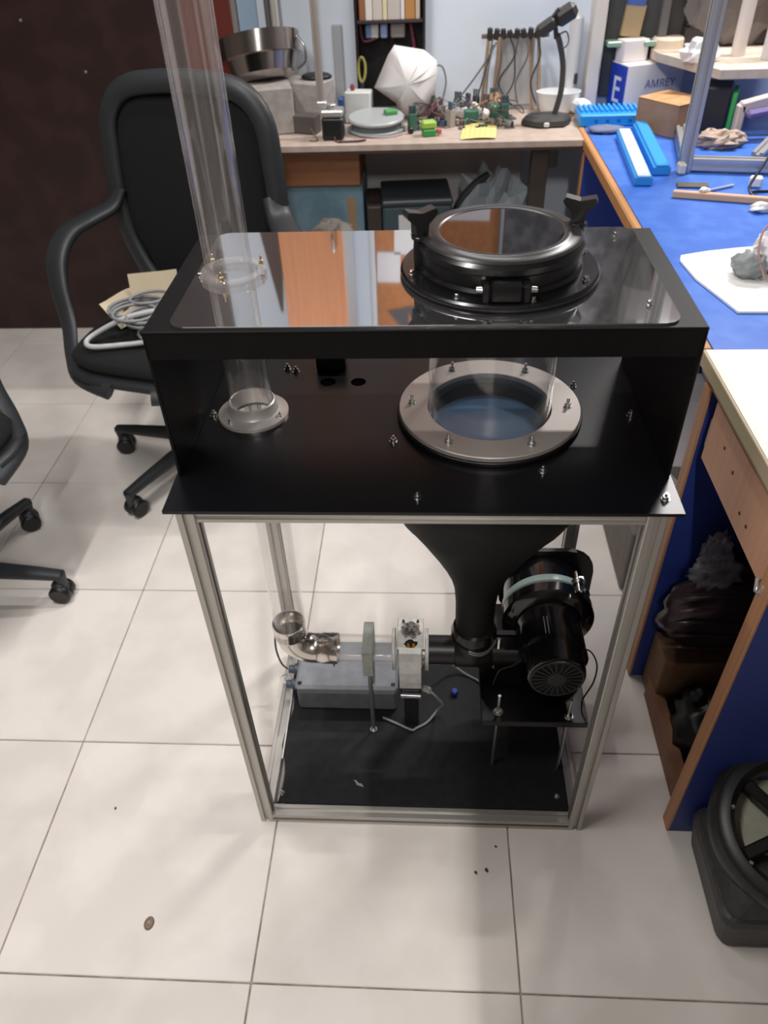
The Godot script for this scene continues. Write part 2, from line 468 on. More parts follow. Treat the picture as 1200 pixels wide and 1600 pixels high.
	for y in [.304, .310]: lob("wire_clip", tb(smooth_path([V(.37, y, -.463), V(.39, y - .004, -.461), V(.408, y, -.468), V(.421, y + .006, -.486)], 4), .0016, 6), mat("9a9a9e", .3, .7), hp)
	lob("clamp_screw", tb([V(.427, .322, -.484), V(.427, .302, -.478)], .0035, 8), chrome, hp)
	obj("black_pipe", tb([V(.292, .262, -.505), V(.40, .262, -.505), V(.47, .262, -.505)], .0285, 28), mat("1b1b1c", .4), r)
	obj("pipe_tee", tb([V(.345, .262, -.505), V(.347, .262, -.505), V(.415, .262, -.505), V(.417, .262, -.505)], [.029, .0325, .0325, .029], 28), mat("171717", .45), r)
	obj("tee_socket", lt(v2([.0, .262, .034, .262, .034, .298, .032, .302, .0, .302]), 32, at(.381, 0, -.505)), mat("171717", .45), r)
	# polished steel elbow
	var ep := [V(.030, .336, -.505), V(.030, .308, -.505)]
	var er := [.0315, .0312]
	for k in 13:
		var a := PI / 2 * k / 12.0
		ep.append(V(.030 + .046 - .046 * cos(a), .308 - .046 * sin(a), -.505)); er.append(.0296)
	ep += [V(.0885, .262, -.505), V(.0895, .262, -.505), V(.120, .262, -.505)]; er += [.0296, .0312, .0312]
	var el := obj("steel_elbow", pipe(mb(), ep, er, .0022, 40), mat("ddd6cf", .17, .95), r)
	for p in [[V(.044, .318, -.477), 90.0], [V(.113, .246, -.4785), 100.0]]: lob("rivet", bolt(mb(), p[0], .0016, 0.0, rx(p[1])), mat("6d6862", .4, .8), el)
	# horizontal clear tube, its saddle plate and rod
	obj("cross_tube", pipe(mb(), [V(.119, .262, -.505), V(.17, .262, -.505), V(.232, .262, -.505)], .0285, .0025, 36), clr, r)
	var cl := obj("tube_saddle", extrude(mb(), PackedVector2Array([Vector2(-.040, .224), Vector2(-.030, .216), Vector2(.030, .214), Vector2(.038, .222), Vector2(.038, .292), Vector2(.030, .298), Vector2(-.030, .298), Vector2(-.040, .292)]), .019, Transform3D(Basis(V(0, 0, 1), V(0, 1, 0), V(-1, 0, 0)), V(.1885, 0, -.507))), mottled("saddle", "8f938a", "9ea198", 6.0, .55, 3), r)
	for z in [-.476, -.540]:
		lob("rod", tb([V(.181, .031, z), V(.181, .222, z)], .0042, 10), zinc, cl)
		lob("nut", bolt(mb(), V(.181, .031, z), .006, 0.0), zinc, cl)
	# igniter block between the clear tube and the black pipe
	var galv := mottled("galv", "c3c3be", "d0d0cb", 9.0, .42, 5); galv.metallic = .35
	var ig := obj("igniter_block", bx(V(.261, .264, -.505), V(.046, .056, .058), .004), galv, r)
	for x in [.229, .2925]:
		var q := lt(ring(.0285, .041, -.0035, .0035, .001) + [Vector2(.0285, -.0035)], 4, Transform3D(rz(90) * ry(45), V(x, .262, -.505)))
		lob("end_flange", q, mat("d9d6cf", .5, .2), ig)
	lob("top_plate_piece", bx(V(.261, .3, -.512), V(.050, .004, .075), .001), galv, ig)
	# curved strap over the front
	var sp := [Vector2(-.475, .302), Vector2(-.466, .296), Vector2(-.458, .28), Vector2(-.455, .25), Vector2(-.456, .22), Vector2(-.458, .200), Vector2(-.461, .200), Vector2(-.459, .22), Vector2(-.458, .25), Vector2(-.461, .279), Vector2(-.468, .293), Vector2(-.476, .299)]
	var pv := PackedVector2Array()
	for p in sp: pv.append(Vector2(-p.x, p.y))
	lob("strap", extrude(mb(), pv, .042, Transform3D(Basis(V(0, 0, -1), V(0, 1, 0), V(1, 0, 0)), V(.240, 0, 0))), galv, ig)
	lob("burnt_wire_pad", blob(mb(), V(.262, .304, -.520), V(.016, .007, .018), .8, 4, 5.0, 16, false), mottled("ash", "57504a", "a79f98", 20.0, .9, 6), ig)
	lob("charred_hole", blob(mb(), V(.262, .301, -.485), V(.013, .004, .011), .5, 5, 4.0, 14, false), mat("0b0a0a", .9), ig)
	for x in [.257, .267]: lob("copper_stub", tb([V(x, .304, -.482), V(x + .001, .307, -.474)], .003, 7), mat("d28a2a", .35, .7), ig)
	for p in [V(.247, .2975, -.4745), V(.275, .2975, -.4745)]: lob("screw", bolt(mb(), p + V(0, .005, -.065), .0022, 0.0), mat("5b5b5b", .5, .6), ig)
	lob("foot_block", bx(V(.2615, .190, -.474), V(.040, .030, .030), .003), mat("161617", .3), ig)
	lob("foot_pin", tb([V(.242, .180, -.456), V(.281, .180, -.456)], .006, 12), mat("8c8c90", .25, .8), ig)
	lob("bracket_leg", bx(V(.2615, .104, -.500), V(.03, .145, .02), .002), mat("1a1a1b", .5), ig)
	lob("terminal", blob(mb(), V(.293, .188, -.465), V(.011, .007, .007), .5, 9, 4.0, 12, false), mat("a9aaa8", .35, .7), ig)
	blower(r, chrome)

func blower(r: Node3D, chrome: Material) -> void:
	var blk := mat("101011", .12); blk.metallic_specular = .6
	var X := func(z: float) -> Transform3D: return Transform3D(rx(90), V(.524, .312, z))   # lathe axis along +z
	var sh := obj("blower_shelf", bx(V(.4925, .2045, -.452), V(.195, .015, .146), .001), mat("0d0d0e", .35), r)
	for p in [[.426, -.400], [.555, -.394], [.426, -.51], [.555, -.51]]:
		lob("rod", tb([V(p[0], .031, p[1]), V(p[0], .262, p[1])], .003, 10), mat("c3c4c2", .3, .9), sh)
		lob("nut", bolt(mb(), V(p[0], .212, p[1]), .0075, 0.0), chrome, sh)
	# black side cheek that carries the motor
	lob("cheek", extrude(mb(), PackedVector2Array([Vector2(-.06, .212), Vector2(.06, .212), Vector2(.06, .25), Vector2(.045, .29), Vector2(-.045, .29), Vector2(-.075, .262)]), .012, Transform3D(Basis.IDENTITY, V(.49, 0, -.50))), mat("0b0b0c", .3), sh)
	lob("outlet_block", bx(V(.445, .262, -.56), V(.07, .07, .08), .006), mat("121213", .25), sh)
	var hs := obj("blower_housing", lathe(mb(), v2([.0, -.015, .078, -.015, .080, .0, .080, .042, .072, .046, .0, .046]), 48, X.call(-.618)), blk, r)
	# octagonal rear plate
	var oc := rrect(.182, .178, .055, 5)
	lob("rear_plate", extrude(mb(), oc, .010, at(.529, .314, -.645)), mat("141416", .3), hs)
	lob("gasket_band", lt(v2([.0802, 0, .0845, .003, .0855, .010, .0845, .017, .0802, .020]), 48, X.call(-.584)), mat("9fb3ae", .3), hs)
	lob("front_flange", lt(v2([.0, 0, .082, 0, .087, .004, .087, .024, .082, .028, .058, .034, .0, .036]), 48, X.call(-.563)), blk, hs)
	for q in [[.575, .386], [.590, .352]]:
		lob("clamp_bolt", tb([V(q[0], q[1], -.595), V(q[0], q[1], -.545)], .0045, 8), chrome, hs)
		lob("clamp_nut", bolt(mb(), V(q[0], q[1], -.570), .0105, .006, rx(90)), chrome, hs)
	lob("clamp_lug", bx(V(.583, .369, -.577), V(.014, .04, .018), .003), mat("b0b2b0", .3, .8), hs)
	lob("flange_screw", bolt(mb(), V(.556, .384, -.536), .004, 0.0, rx(90)), chrome, hs)
	var mo := obj("blower_motor", lt(v2([.0, 0, .063, .0, .063, .035, .060, .043, .060, .088, .0565, .096, .0530, .104, .0530, .140, .0515, .146, .047, .1485, .0, .1485]), 48, X.call(-.552)), blk, r)
	# vented end cap: hub, rim and a fan of ribs
	var vm := mat("232222", .45)
	lob("vent_hub", lt(disc(.017, 0, .004, .001), 28, X.call(-.4035)), vm, mo)
	lob("vent_recess", lt(ring(.016, .046, 0, .0012) + [Vector2(.016, 0)], 36, X.call(-.4035)), mat("060606", .8), mo)
	lob("vent_rim", lt(ring(.0440, .0488, 0, .003, .0008) + [Vector2(.0440, 0)], 40, X.call(-.4035)), vm, mo)
	for k in 22:
		var a := TAU * k / 22
		lob("vent_rib", bx(V(.524 + .0300 * cos(a), .312 + .0300 * sin(a), -.4018), V(.0290, .003, .003), 0.0, Basis(Vector3.BACK, a)), vm, mo)
	for k in 2: lob("trim_line", bx(V(.505 + .006 * k, .3705 - .0008 * (1 - k), -.478), V(.0012, .0012, .04), 0.0, rz(20)), mat("8e8c93", .3, .5), mo)
	lob("capacitor_bump", blob(mb(), V(.577, .306, -.462), V(.012, .014, .028), .15, 3, 2.0, 14), blk, mo)
	lob("lead_wire", tb(smooth_path(P3([.572, .310, -.470, .590, .318, -.462, .603, .300, -.446, .600, .268, -.432, .588, .238, -.424, .586, .214, -.43]), 5), .0016, 6), mat("161616", .5), mo)
	lob("side_wire", tb(smooth_path(P3([.478, .290, -.47, .455, .275, -.46, .432, .245, -.47, .420, .214, -.46]), 5), .0014, 6), mat("3c3a3a", .5), mo)

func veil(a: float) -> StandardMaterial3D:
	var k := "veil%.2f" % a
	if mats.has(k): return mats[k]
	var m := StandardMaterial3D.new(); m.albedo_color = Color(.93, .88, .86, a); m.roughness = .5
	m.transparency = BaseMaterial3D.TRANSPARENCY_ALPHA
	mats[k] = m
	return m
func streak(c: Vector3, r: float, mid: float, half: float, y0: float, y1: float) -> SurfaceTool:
	# a tapering pale strip, a reflection painted on the tube wall
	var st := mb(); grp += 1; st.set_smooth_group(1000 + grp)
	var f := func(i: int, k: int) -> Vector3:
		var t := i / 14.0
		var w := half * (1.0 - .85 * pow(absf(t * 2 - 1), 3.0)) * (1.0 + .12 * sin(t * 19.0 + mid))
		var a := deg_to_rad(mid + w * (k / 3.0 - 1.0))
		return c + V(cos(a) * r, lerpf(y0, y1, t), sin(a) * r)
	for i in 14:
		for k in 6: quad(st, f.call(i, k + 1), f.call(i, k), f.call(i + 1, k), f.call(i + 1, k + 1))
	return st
func hatch() -> void:
	# round black inspection hatch on the hood, hinged in front, with two swing bolts behind
	var blk := mat("121213", .22); blk.metallic_specular = .6
	var chrome := mat("dcdcda", .15, 1.0)
	var c := V(.382, 1.021, -.507)
	var t := thing("inspection_hatch", "round black porthole hatch with a glass lid and two swing bolts on the hood", "hatch", c)
	lob("flange", lt(disc(.1255, 0, .010, .0025), 64), blk, t)
	lob("seal_line", lt(ring(.121, .1262, .0042, .0056) + [Vector2(.121, .0042)], 64), mat("2b2726", .5), t)
	lob("body_ring", lt(v2([.080, .010, .104, .010, .104, .014, .101, .018, .101, .034, .104, .037, .104, .044, .100, .048, .080, .048, .080, .010]), 64), blk, t)
	var lid := lob("lid", lt(v2([.076, .046, .099, .046, .100, .049, .097, .0515, .088, .052, .086, .0535, .081, .0545, .078, .0535, .0765, .0525, .076, .046]), 64), mat("2a2929", .3), t)
	lob("window_pane", lt(disc(.0768, .046, .0525), 56), mat("6c6c70", .03, .95), lid)
	for k in 8:
		var a := TAU * (k + .5) / 8 + .12
		lob("screw", bolt(mb(), V(.115 * cos(a), .010, .115 * sin(a)), .0034, 0.0), chrome, t)
	# hinge
	var h := lob("hinge", bx(V(0, .022, .110), V(.038, .024, .016), .003), mat("0c0c0d", .25), t)
	for s in [-1, 1]:
		lob("hinge_lug", bx(V(.0235 * s, .020, .108), V(.009, .022, .018), .002), mat("171718", .25), h)
		lob("hinge_pin", tb([V(.028 * s, .024, .110), V(.035 * s, .024, .110)], .0042, 12), chrome, h)
	# swing bolts with wing knobs
	for s in [[-1.0, 174.0, 25.0], [1.0, -14.0, -12.0]]:
		var a := deg_to_rad(s[1])
		var p := V(.100 * cos(a), 0, .100 * sin(a))
		var B := ry(s[2])
		var f := lob("swing_bolt", tb([p + V(0, .010, 0), p + V(0, .03, -.002), p + V(0, .060, -.004)], [.0085, .010, .0085], 12), mat("0f0f10", .3), t)
		lob("lug", bx(p + V(-.012 * s[0], .046, 0), V(.03, .010, .02), .003, B), mat("161616", .28), f)
		lob("washer", lt(disc(.012, .047, .052, .001), 20, at(p.x, 0, p.z)), mat("1b1b1b", .3), f)
		var kn := PackedVector2Array([Vector2(-.008, .052), Vector2(.008, .052), Vector2(.009, .065), Vector2(.018, .073), Vector2(.021, .078), Vector2(.018, .083), Vector2(0, .079), Vector2(-.018, .083), Vector2(-.021, .078), Vector2(-.018, .073), Vector2(-.009, .065)])
		var q := mb()
		extrude(q, kn, .016, Transform3D(B, p + B * V(0, 0, -.011)))
		lob("wing_knob", q, mat("232323", .34), f)

func rig_extras() -> void:
	# grey control box lying on the base sheet
	var g := mottled("boxgrey", "80848a", "898d92", 5.0, .5, 7)
	var t := thing("control_box", "grey plastic enclosure with a screwed lid lying on the black base sheet", "box", V(.124, .031, -.585))
	lob("body", span(V(-.108, 0, -.062), V(.106, .064, .062), .006), mottled("boxgrey2", "5c5e5f", "64666a", 5.0, .55, 7), t)
	lob("lid", span(V(-.110, .065, -.064), V(.108, .081, .064), .006), g, t)
	for p in [[-.1, -.054], [-.1, .054], [.098, -.054], [.098, .054]]: lob("screw", lt(disc(.005, .0811, .0822, .0004), 14, at(p[0], 0, p[1])), mat("2b2c2e", .4, .5), t)
	for z in [.028, -.012]:
		lob("cable_gland", lathe(mb(), v2([0, 0, .013, 0, .013, .012, .010, .015, .009, .026, 0, .028]), 10, at(-.110, .042, z, rz(90))), mat("46505f", .45), t)
	top("sensor_cable", tb(smooth_path(P3([.298, .186, -.464, .312, .170, -.462, .326, .11, -.485, .318, .05, -.517, .296, .036, -.494, .271, .0345, -.478, .262, .0345, -.474, .235, .0345, -.486, .200, .0345, -.503]), 6), .0026, 8), mat("8f8f90", .5), "grey cable hanging in a loop from the igniter down to the base sheet", "cable")
	top("supply_cable", tb(smooth_path(P3([.285, .20, -.535, .310, .12, -.60, .345, .06, -.63, .38, .036, -.62, .41, .0345, -.60, .43, .0345, -.57]), 6), .0026, 8), mat("8b8b8c", .5), "grey cable arching behind the igniter towards the blower shelf", "cable")
	top("gland_cable", tb(smooth_path(P3([-.015, .073, -.597, -.030, .085, -.605, -.04, .12, -.62, -.035, .17, -.63, -.02, .19, -.635, 0, .14, -.655, .02, .07, -.66, .03, .036, -.652]), 6), .0022, 7), mat("45464a", .5), "thin dark cable rising from the side of the grey control box", "cable")
	top("white_lead", tb(smooth_path(P3([-.014, .074, -.557, -.028, .07, -.575, -.024, .05, -.60, -.015, .036, -.60, -.005, .034, -.56, -.004, .034, -.50, -.003, .034, -.40]), 6), .002, 7), mat("d7d7d4", .5), "thin white lead lying along the left edge of the base sheet", "cable")
	var k := thing("trim_knob", "small blue plastic knob lying on the base sheet under the tee", "knob", V(.354, .031, -.569))
	lob("cap", lt(disc(.008, .004, .014, .002), 12), mat("1c2f8e", .35), k)
	lob("collar", lt(disc(.006, 0, .0045), 12), mat("14225e", .4), k)

# ---------- office chairs ----------
func make_chair(label: String, at_: Vector3, turn: float, base_turn: float) -> Node3D:
	# faces +z; the base stands on the floor round the origin
	var pl := mat("2e3134", .45); var fab := mottled("mesh_fabric", "0d0e0f", "151617", 40.0, .95, 14, .05)
	var t := thing("office_chair", label, "chair", at_, deg_to_rad(turn), "black office chairs")
	var seat := lob("seat", sheet_pad(V(0, .462, .015), .235, .235, .048), fab, t)
	lob("seat_shell", sheet_pad(V(0, .425, .015), .25, .25, .035), pl, seat)
	# backrest: a rounded frame with a padded panel
	var out := [V(-.165, .50, -.20), V(-.225, .60, -.215), V(-.245, .70, -.222), V(-.238, .85, -.232), V(-.222, .945, -.240), V(-.165, 1.005, -.247), V(-.06, 1.022, -.250), V(.06, 1.022, -.250), V(.165, 1.005, -.247), V(.222, .945, -.240), V(.238, .85, -.232), V(.245, .70, -.222), V(.225, .60, -.215), V(.165, .50, -.20), V(.08, .455, -.185), V(-.08, .455, -.185)]
	var fr := lob("back_frame", tb(smooth_path(out, 4, true), .018, 12, 1.6, true), pl, t)
	var pad := mb()
	var rows := 14; var cols := 12
	var pf := func(i: int, k: int, s: float) -> Vector3:
		var v := float(i) / rows; var u := float(k) / cols * 2 - 1
		var y := .485 + .52 * v
		var w := .15 + .085 * smoothstep(0.0, .38, v) - .10 * pow(maxf(0.0, (v - .78) / .22), 2.2) - .015 * v
		var edge := (1.0 - pow(absf(u), 4.0)) * (1.0 - pow(absf(v * 2 - 1), 6.0))
		return V(u * w, y, -.198 - .05 * v + s * .018 * edge - .012 * (1 - u * u))
	grp += 1
	pad.set_smooth_group(1000 + grp)
	for i in rows:
		for k in cols:
			quad(pad, pf.call(i, k, 1.0), pf.call(i, k + 1, 1.0), pf.call(i + 1, k + 1, 1.0), pf.call(i + 1, k, 1.0))
			quad(pad, pf.call(i, k, -.6), pf.call(i + 1, k, -.6), pf.call(i + 1, k + 1, -.6), pf.call(i, k + 1, -.6))
	lob("backrest", pad, fab, t)
	for s in [-1.0, 1.0]:
		var a := smooth_path([V(.236 * s, .76, -.228), V(.258 * s, .715, -.20), V(.30 * s, .695, -.14), V(.328 * s, .68, -.07), V(.334 * s, .635, -.01), V(.318 * s, .575, .035), V(.282 * s, .495, .085), V(.242 * s, .445, .155), V(.18 * s, .42, .225), V(.06 * s, .415, .268)], 5)
		var ra := []
		for k in a.size():
			var q := float(k) / (a.size() - 1)
			ra.append(.034 + .014 * exp(-pow((q - .34) / .22, 2.0)) - .012 * q)
		lob("armrest", tb(a, ra, 12, .45), pl, t)
	lob("column", lt(v2([0, .08, .030, .08, .030, .22, .020, .225, .020, .36, .0, .36]), 20), mat("151516", .3, .3), t)
	lob("tilt_mechanism", bx(V(0, .375, -.01), V(.16, .05, .20), .012), mat("141415", .5), t)
	lob("hub", lt(v2([0, .072, .048, .072, .050, .10, .035, .128, 0, .130]), 20), pl, t)
	for k in 5:
		var yaw := TAU * k / 5 + deg_to_rad(base_turn)
		var d := V(sin(yaw), 0, cos(yaw))
		var s := V(d.z, 0, -d.x)
		var lg := mb()
		tube(lg, [d * .03 + V(0, .10, 0), d * .12 + V(0, .10, 0), d * .24 + V(0, .09, 0), d * .305 + V(0, .083, 0)], [.027, .025, .020, .017], 10, .75)
		tube(lg, [d * .298 + V(0, .088, 0), d * .298 + V(0, .050, 0)], [.016, .012], 10)
		var leg := lob("base_leg", lg, pl, t)
		var cs := mb()
		var c := d * .288 + V(0, .0275, 0)
		var tw := deg_to_rad(40.0 * k)
		var ax := (s * cos(tw) + d * sin(tw)).normalized()
		for q in [-1.0, 1.0]:
			var cc: Vector3 = c + ax * .014 * q
			tube(cs, [cc - ax * .011, cc - ax * .008, cc + ax * .008, cc + ax * .011], [.022, .0272, .0272, .022], 20)
		lob("caster", cs, mat("18191a", .38), leg)
		lob("caster_hood", blob(mb(), c + V(0, .014, 0), V(.023, .024, .023), .05, 3, 1.0, 14), pl, leg)
	return t
func sheet_pad(c: Vector3, hx: float, hz: float, th: float) -> SurfaceTool:
	# a rounded-square cushion with soft edges
	var st := mb()
	var sec := [[0.0, .5], [.80, .47], [.93, .33], [1.0, 0.0], [.95, -.35], [.86, -.5], [0.0, -.5]]
	var n := 36
	grp += 1; st.set_smooth_group(1000 + grp)
	var f := func(i: int, k: int) -> Vector3:
		var a := TAU * (k % n) / n
		var q := pow(pow(absf(cos(a)), 4.0) + pow(absf(sin(a)), 4.0), -.25)
		return c + V(cos(a) * q * hx * sec[i][0], th * sec[i][1], sin(a) * q * hz * sec[i][0])
	for i in sec.size() - 1:
		for k in n:
			if sec[i][0] > 0: tri(st, f.call(i, k), f.call(i, k + 1), f.call(i + 1, k + 1))
			if sec[i + 1][0] > 0: tri(st, f.call(i, k), f.call(i + 1, k + 1), f.call(i + 1, k))
	# wound for a rim that runs towards +z, so turned here
	return st

func chairs() -> void:
	make_chair("black office chair behind the rig with cables and papers on its seat", V(-.40, 0, -1.45), -14, -18)
	make_chair("black office chair mostly beyond the left edge, only casters and seat rim in view", V(-.935, 0, -.87), 71, 18.9)
	# what lies on the seat
	var c := V(-.435, .488, -1.40)
	var st := mb()
	for k in 13:
		var pts := []
		var R := rng.randf_range(.05, .085)
		var o := V(rng.randf_range(-.05, .06), .006 + .005 * k, rng.randf_range(-.04, .05))
		var tl := rng.randf_range(-.25, .25)
		for i in 18:
			var a := TAU * i / 18
			pts.append(c + o + V(R * cos(a), R * tl * cos(a + k) * .35 + .012, R * .8 * sin(a)))
		tube(st, pts, .0042, 7, 1.0, true)
	top("cable_coil", st, mat("8d9092", .5), "tangled coil of grey cables lying on the office chair seat", "cable")
	top("white_cable", tb(smooth_path([c + V(.02, .075, .04), c + V(-.06, .06, .05), c + V(-.14, .025, .06), c + V(-.165, .012, .085), c + V(-.14, .010, .11), c + V(-.06, .010, .10), c + V(.02, .015, .09)], 6), .007, 9), mat("c2c3c2", .5), "thick white cable looping out over the front of the chair seat", "cable")
	for q in [[V(-.02, .0, -.10), 14.0, .11, "cream paper standing upright at the back of the chair seat", 65.0], [V(-.09, .0, -.07), 55.0, .09, "cream card with a red mark leaning among the cables on the chair seat", 35.0]]:
		var B := ry(q[1]) * rx(q[4])
		var o := V(q[0].x, .012 + q[2] * .5 * sin(deg_to_rad(q[4])), q[0].z)
		var p := thing("paper", q[3], "paper", c + o)
		var f := func(u: float, v: float) -> Vector3: return B * V((u - .5) * .13, .008 * sin(u * 5 + q[1]), (v - .5) * q[2])
		lob("leaf", sheet(mb(), f, 6, 4, .0012), mat("cfc0a4", .8), p)
		if q[4] < 50: lob("red_mark", bx(B * V(-.02, .009, 0), V(.02, .001, .012), 0, B), mat("b06a62", .8), p)
	top("blue_plug", bx(c + V(.03, .05, -.03), V(.02, .012, .012), .003, ry(30)), mat("2f55b5", .4), "small blue plug among the cables on the chair seat", "plug")

# ---------- desk on the right ----------
func desk() -> void:
	var edge := wood("oak_edge", "b98350", "c9935f", "z", .5)
	var blue_dark := mat("263a86", .45)
	var t := thing("blue_desk", "long blue topped desk with wooden edges and blue side panels on the right", "desk", V(1.1, 0, -1.3))
	var bl := mottled("bluetop", "4474d4", "5080dc", 2.5, .3, 17)
	obj("blue_top", span(V(.768, .765, -2.395), V(1.74, .79, -.72)), bl, t)
	obj("edge_band", span(V(.748, .757, -2.395), V(.768, .7905, -.72), .004), edge, t)
	var wt := mat("f3f0e8", .35)
	obj("white_top", span(V(.754, .765, -.718), V(1.74, .7905, .35), .0), wt, t)
	obj("white_edge", span(V(.749, .765, -.718), V(.7538, .7905, .35), .001), mat("bfae8d", .5), t)
	obj("tan_underboard", span(V(.756, .752, -.715), V(1.70, .765, .34)), mat("a9936f", .6), t)
	for z in [-.30, -.665, -2.0]:
		var p := obj("side_panel", span(V(.756, .002, z - .014), V(1.70, .752, z + .014)), blue_dark, t)
		lob("edge_strip", span(V(.751, .002, z - .0145), V(.7565, .752, z + .0145), .001), wood("edge_strip_wood", "b07c56", "bd8a63", "y", .5), p)
	var ap := obj("drawer_box", span(V(.757, .636, -.625), V(1.25, .750, -.322), .002), wood("apron", "cf9877", "d8a383", "z", .5), t)
	lob("drawer_rail", tb([V(.753, .650, -.325), V(.753, .632, -.318), V(.753, .640, -.305), V(.753, .655, -.303)], .004, 7), mat("d0d0d0", .3, .7), ap)
	for p in [[.70, -.5], [.67, -.44], [.67, -.41], [.71, -.55]]: lob("screw_hole", lt(disc(.003, 0, .0008), 8, at(.757, p[0], p[1], rz(90))), mat("4c3020", .9), ap)
	obj("hinge_plate", bx(V(.770, .680, -.636), V(.016, .06, .012), .004), mat("a7a39a", .4, .5), t)

func under_desk() -> void:
	top("floor_plank", span(V(.775, .001, -.60), V(.80, .06, -.33), .002), wood("plank", "7a5238", "875f43", "z", .6), "narrow wooden plank standing on edge on the floor under the desk", "plank")
	top("cardboard_box", span(V(.78, .001, -.647), V(1.02, .16, -.56), .003), mottled("cardb", "7d5f46", "8a6b50", 3.0, .85, 31), "brown cardboard box lying on the floor under the desk", "box")
	top("leaning_board", bx(V(.96, .10, -.435), V(.055, .008, .22), .001, rz(14) * rx(28)), wood("board2", "8a6a4c", "987656", "z", .6), "short pale board leaning against the cardboard box under the desk", "board")
	var b := thing("dark_bag", "crumpled black bag on the floor between plank and boards under the desk", "bag", V(.85, .001, -.47))
	lob("bag_body", blob(mb(), V(0, .06, 0), V(.055, .075, .09), .5, 41, 2.0, 20, true, 0.0), mat("131415", .4), b)
	lob("bag_knot", blob(mb(), V(-.01, .135, -.03), V(.018, .02, .018), .6, 43, 3.0, 12), mat("1a1b1c", .4), b)
	var w := thing("wrapped_bundle", "dark bundle in shiny stretched plastic wrap under the desk beside the rig", "bundle", V(.93, .162, -.60))
	lob("bundle", blob(mb(), V(.02, .115, -.005), V(.20, .115, .045), .22, 51, 1.4, 32, true, 0.0), mat("3a2b2f", .3), w)
	for k in 5:
		var y := .04 + .034 * k
		lob("wrap_fold", tb(smooth_path([V(-.15, y, .026), V(-.07, y + .012 + .004 * k, .041), V(.03, y + .022, .044), V(.12, y + .04 - .005 * k, .040), V(.19, y + .05, .02)], 5), [.002, .006, .007, .005, .002], 7, .6), mat(["5a4247", "463438", "3a2f32"][k % 3], .25), w)
	var clr := StandardMaterial3D.new(); clr.albedo_color = Color(.66, .66, .70, .30); clr.transparency = BaseMaterial3D.TRANSPARENCY_ALPHA; clr.roughness = .3
	lob("loose_film", blob(mb(), V(-.10, .235, .01), V(.045, .035, .022), .8, 61, 2.4, 30, true), clr, w)
	lob("loose_film", blob(mb(), V(-.105, .275, .0), V(.024, .04, .018), .8, 67, 2.4, 26, true), clr, w)
	var f := thing("pale_board", "pale grey board standing on the floor behind the rig under the blue desk", "board", V(.93, 0, -1.05))
	lob("panel", bx(V(-.02, .10, 0), V(.26, .19, .27), .004), mottled("greyboard", "6f6963", "787069", 4.0, .7, 71), f)
	lob("cover_strip", bx(V(-.03, .198, .02), V(.12, .006, .2), .002, ry(20)), mat("b9b2a6", .6), f)

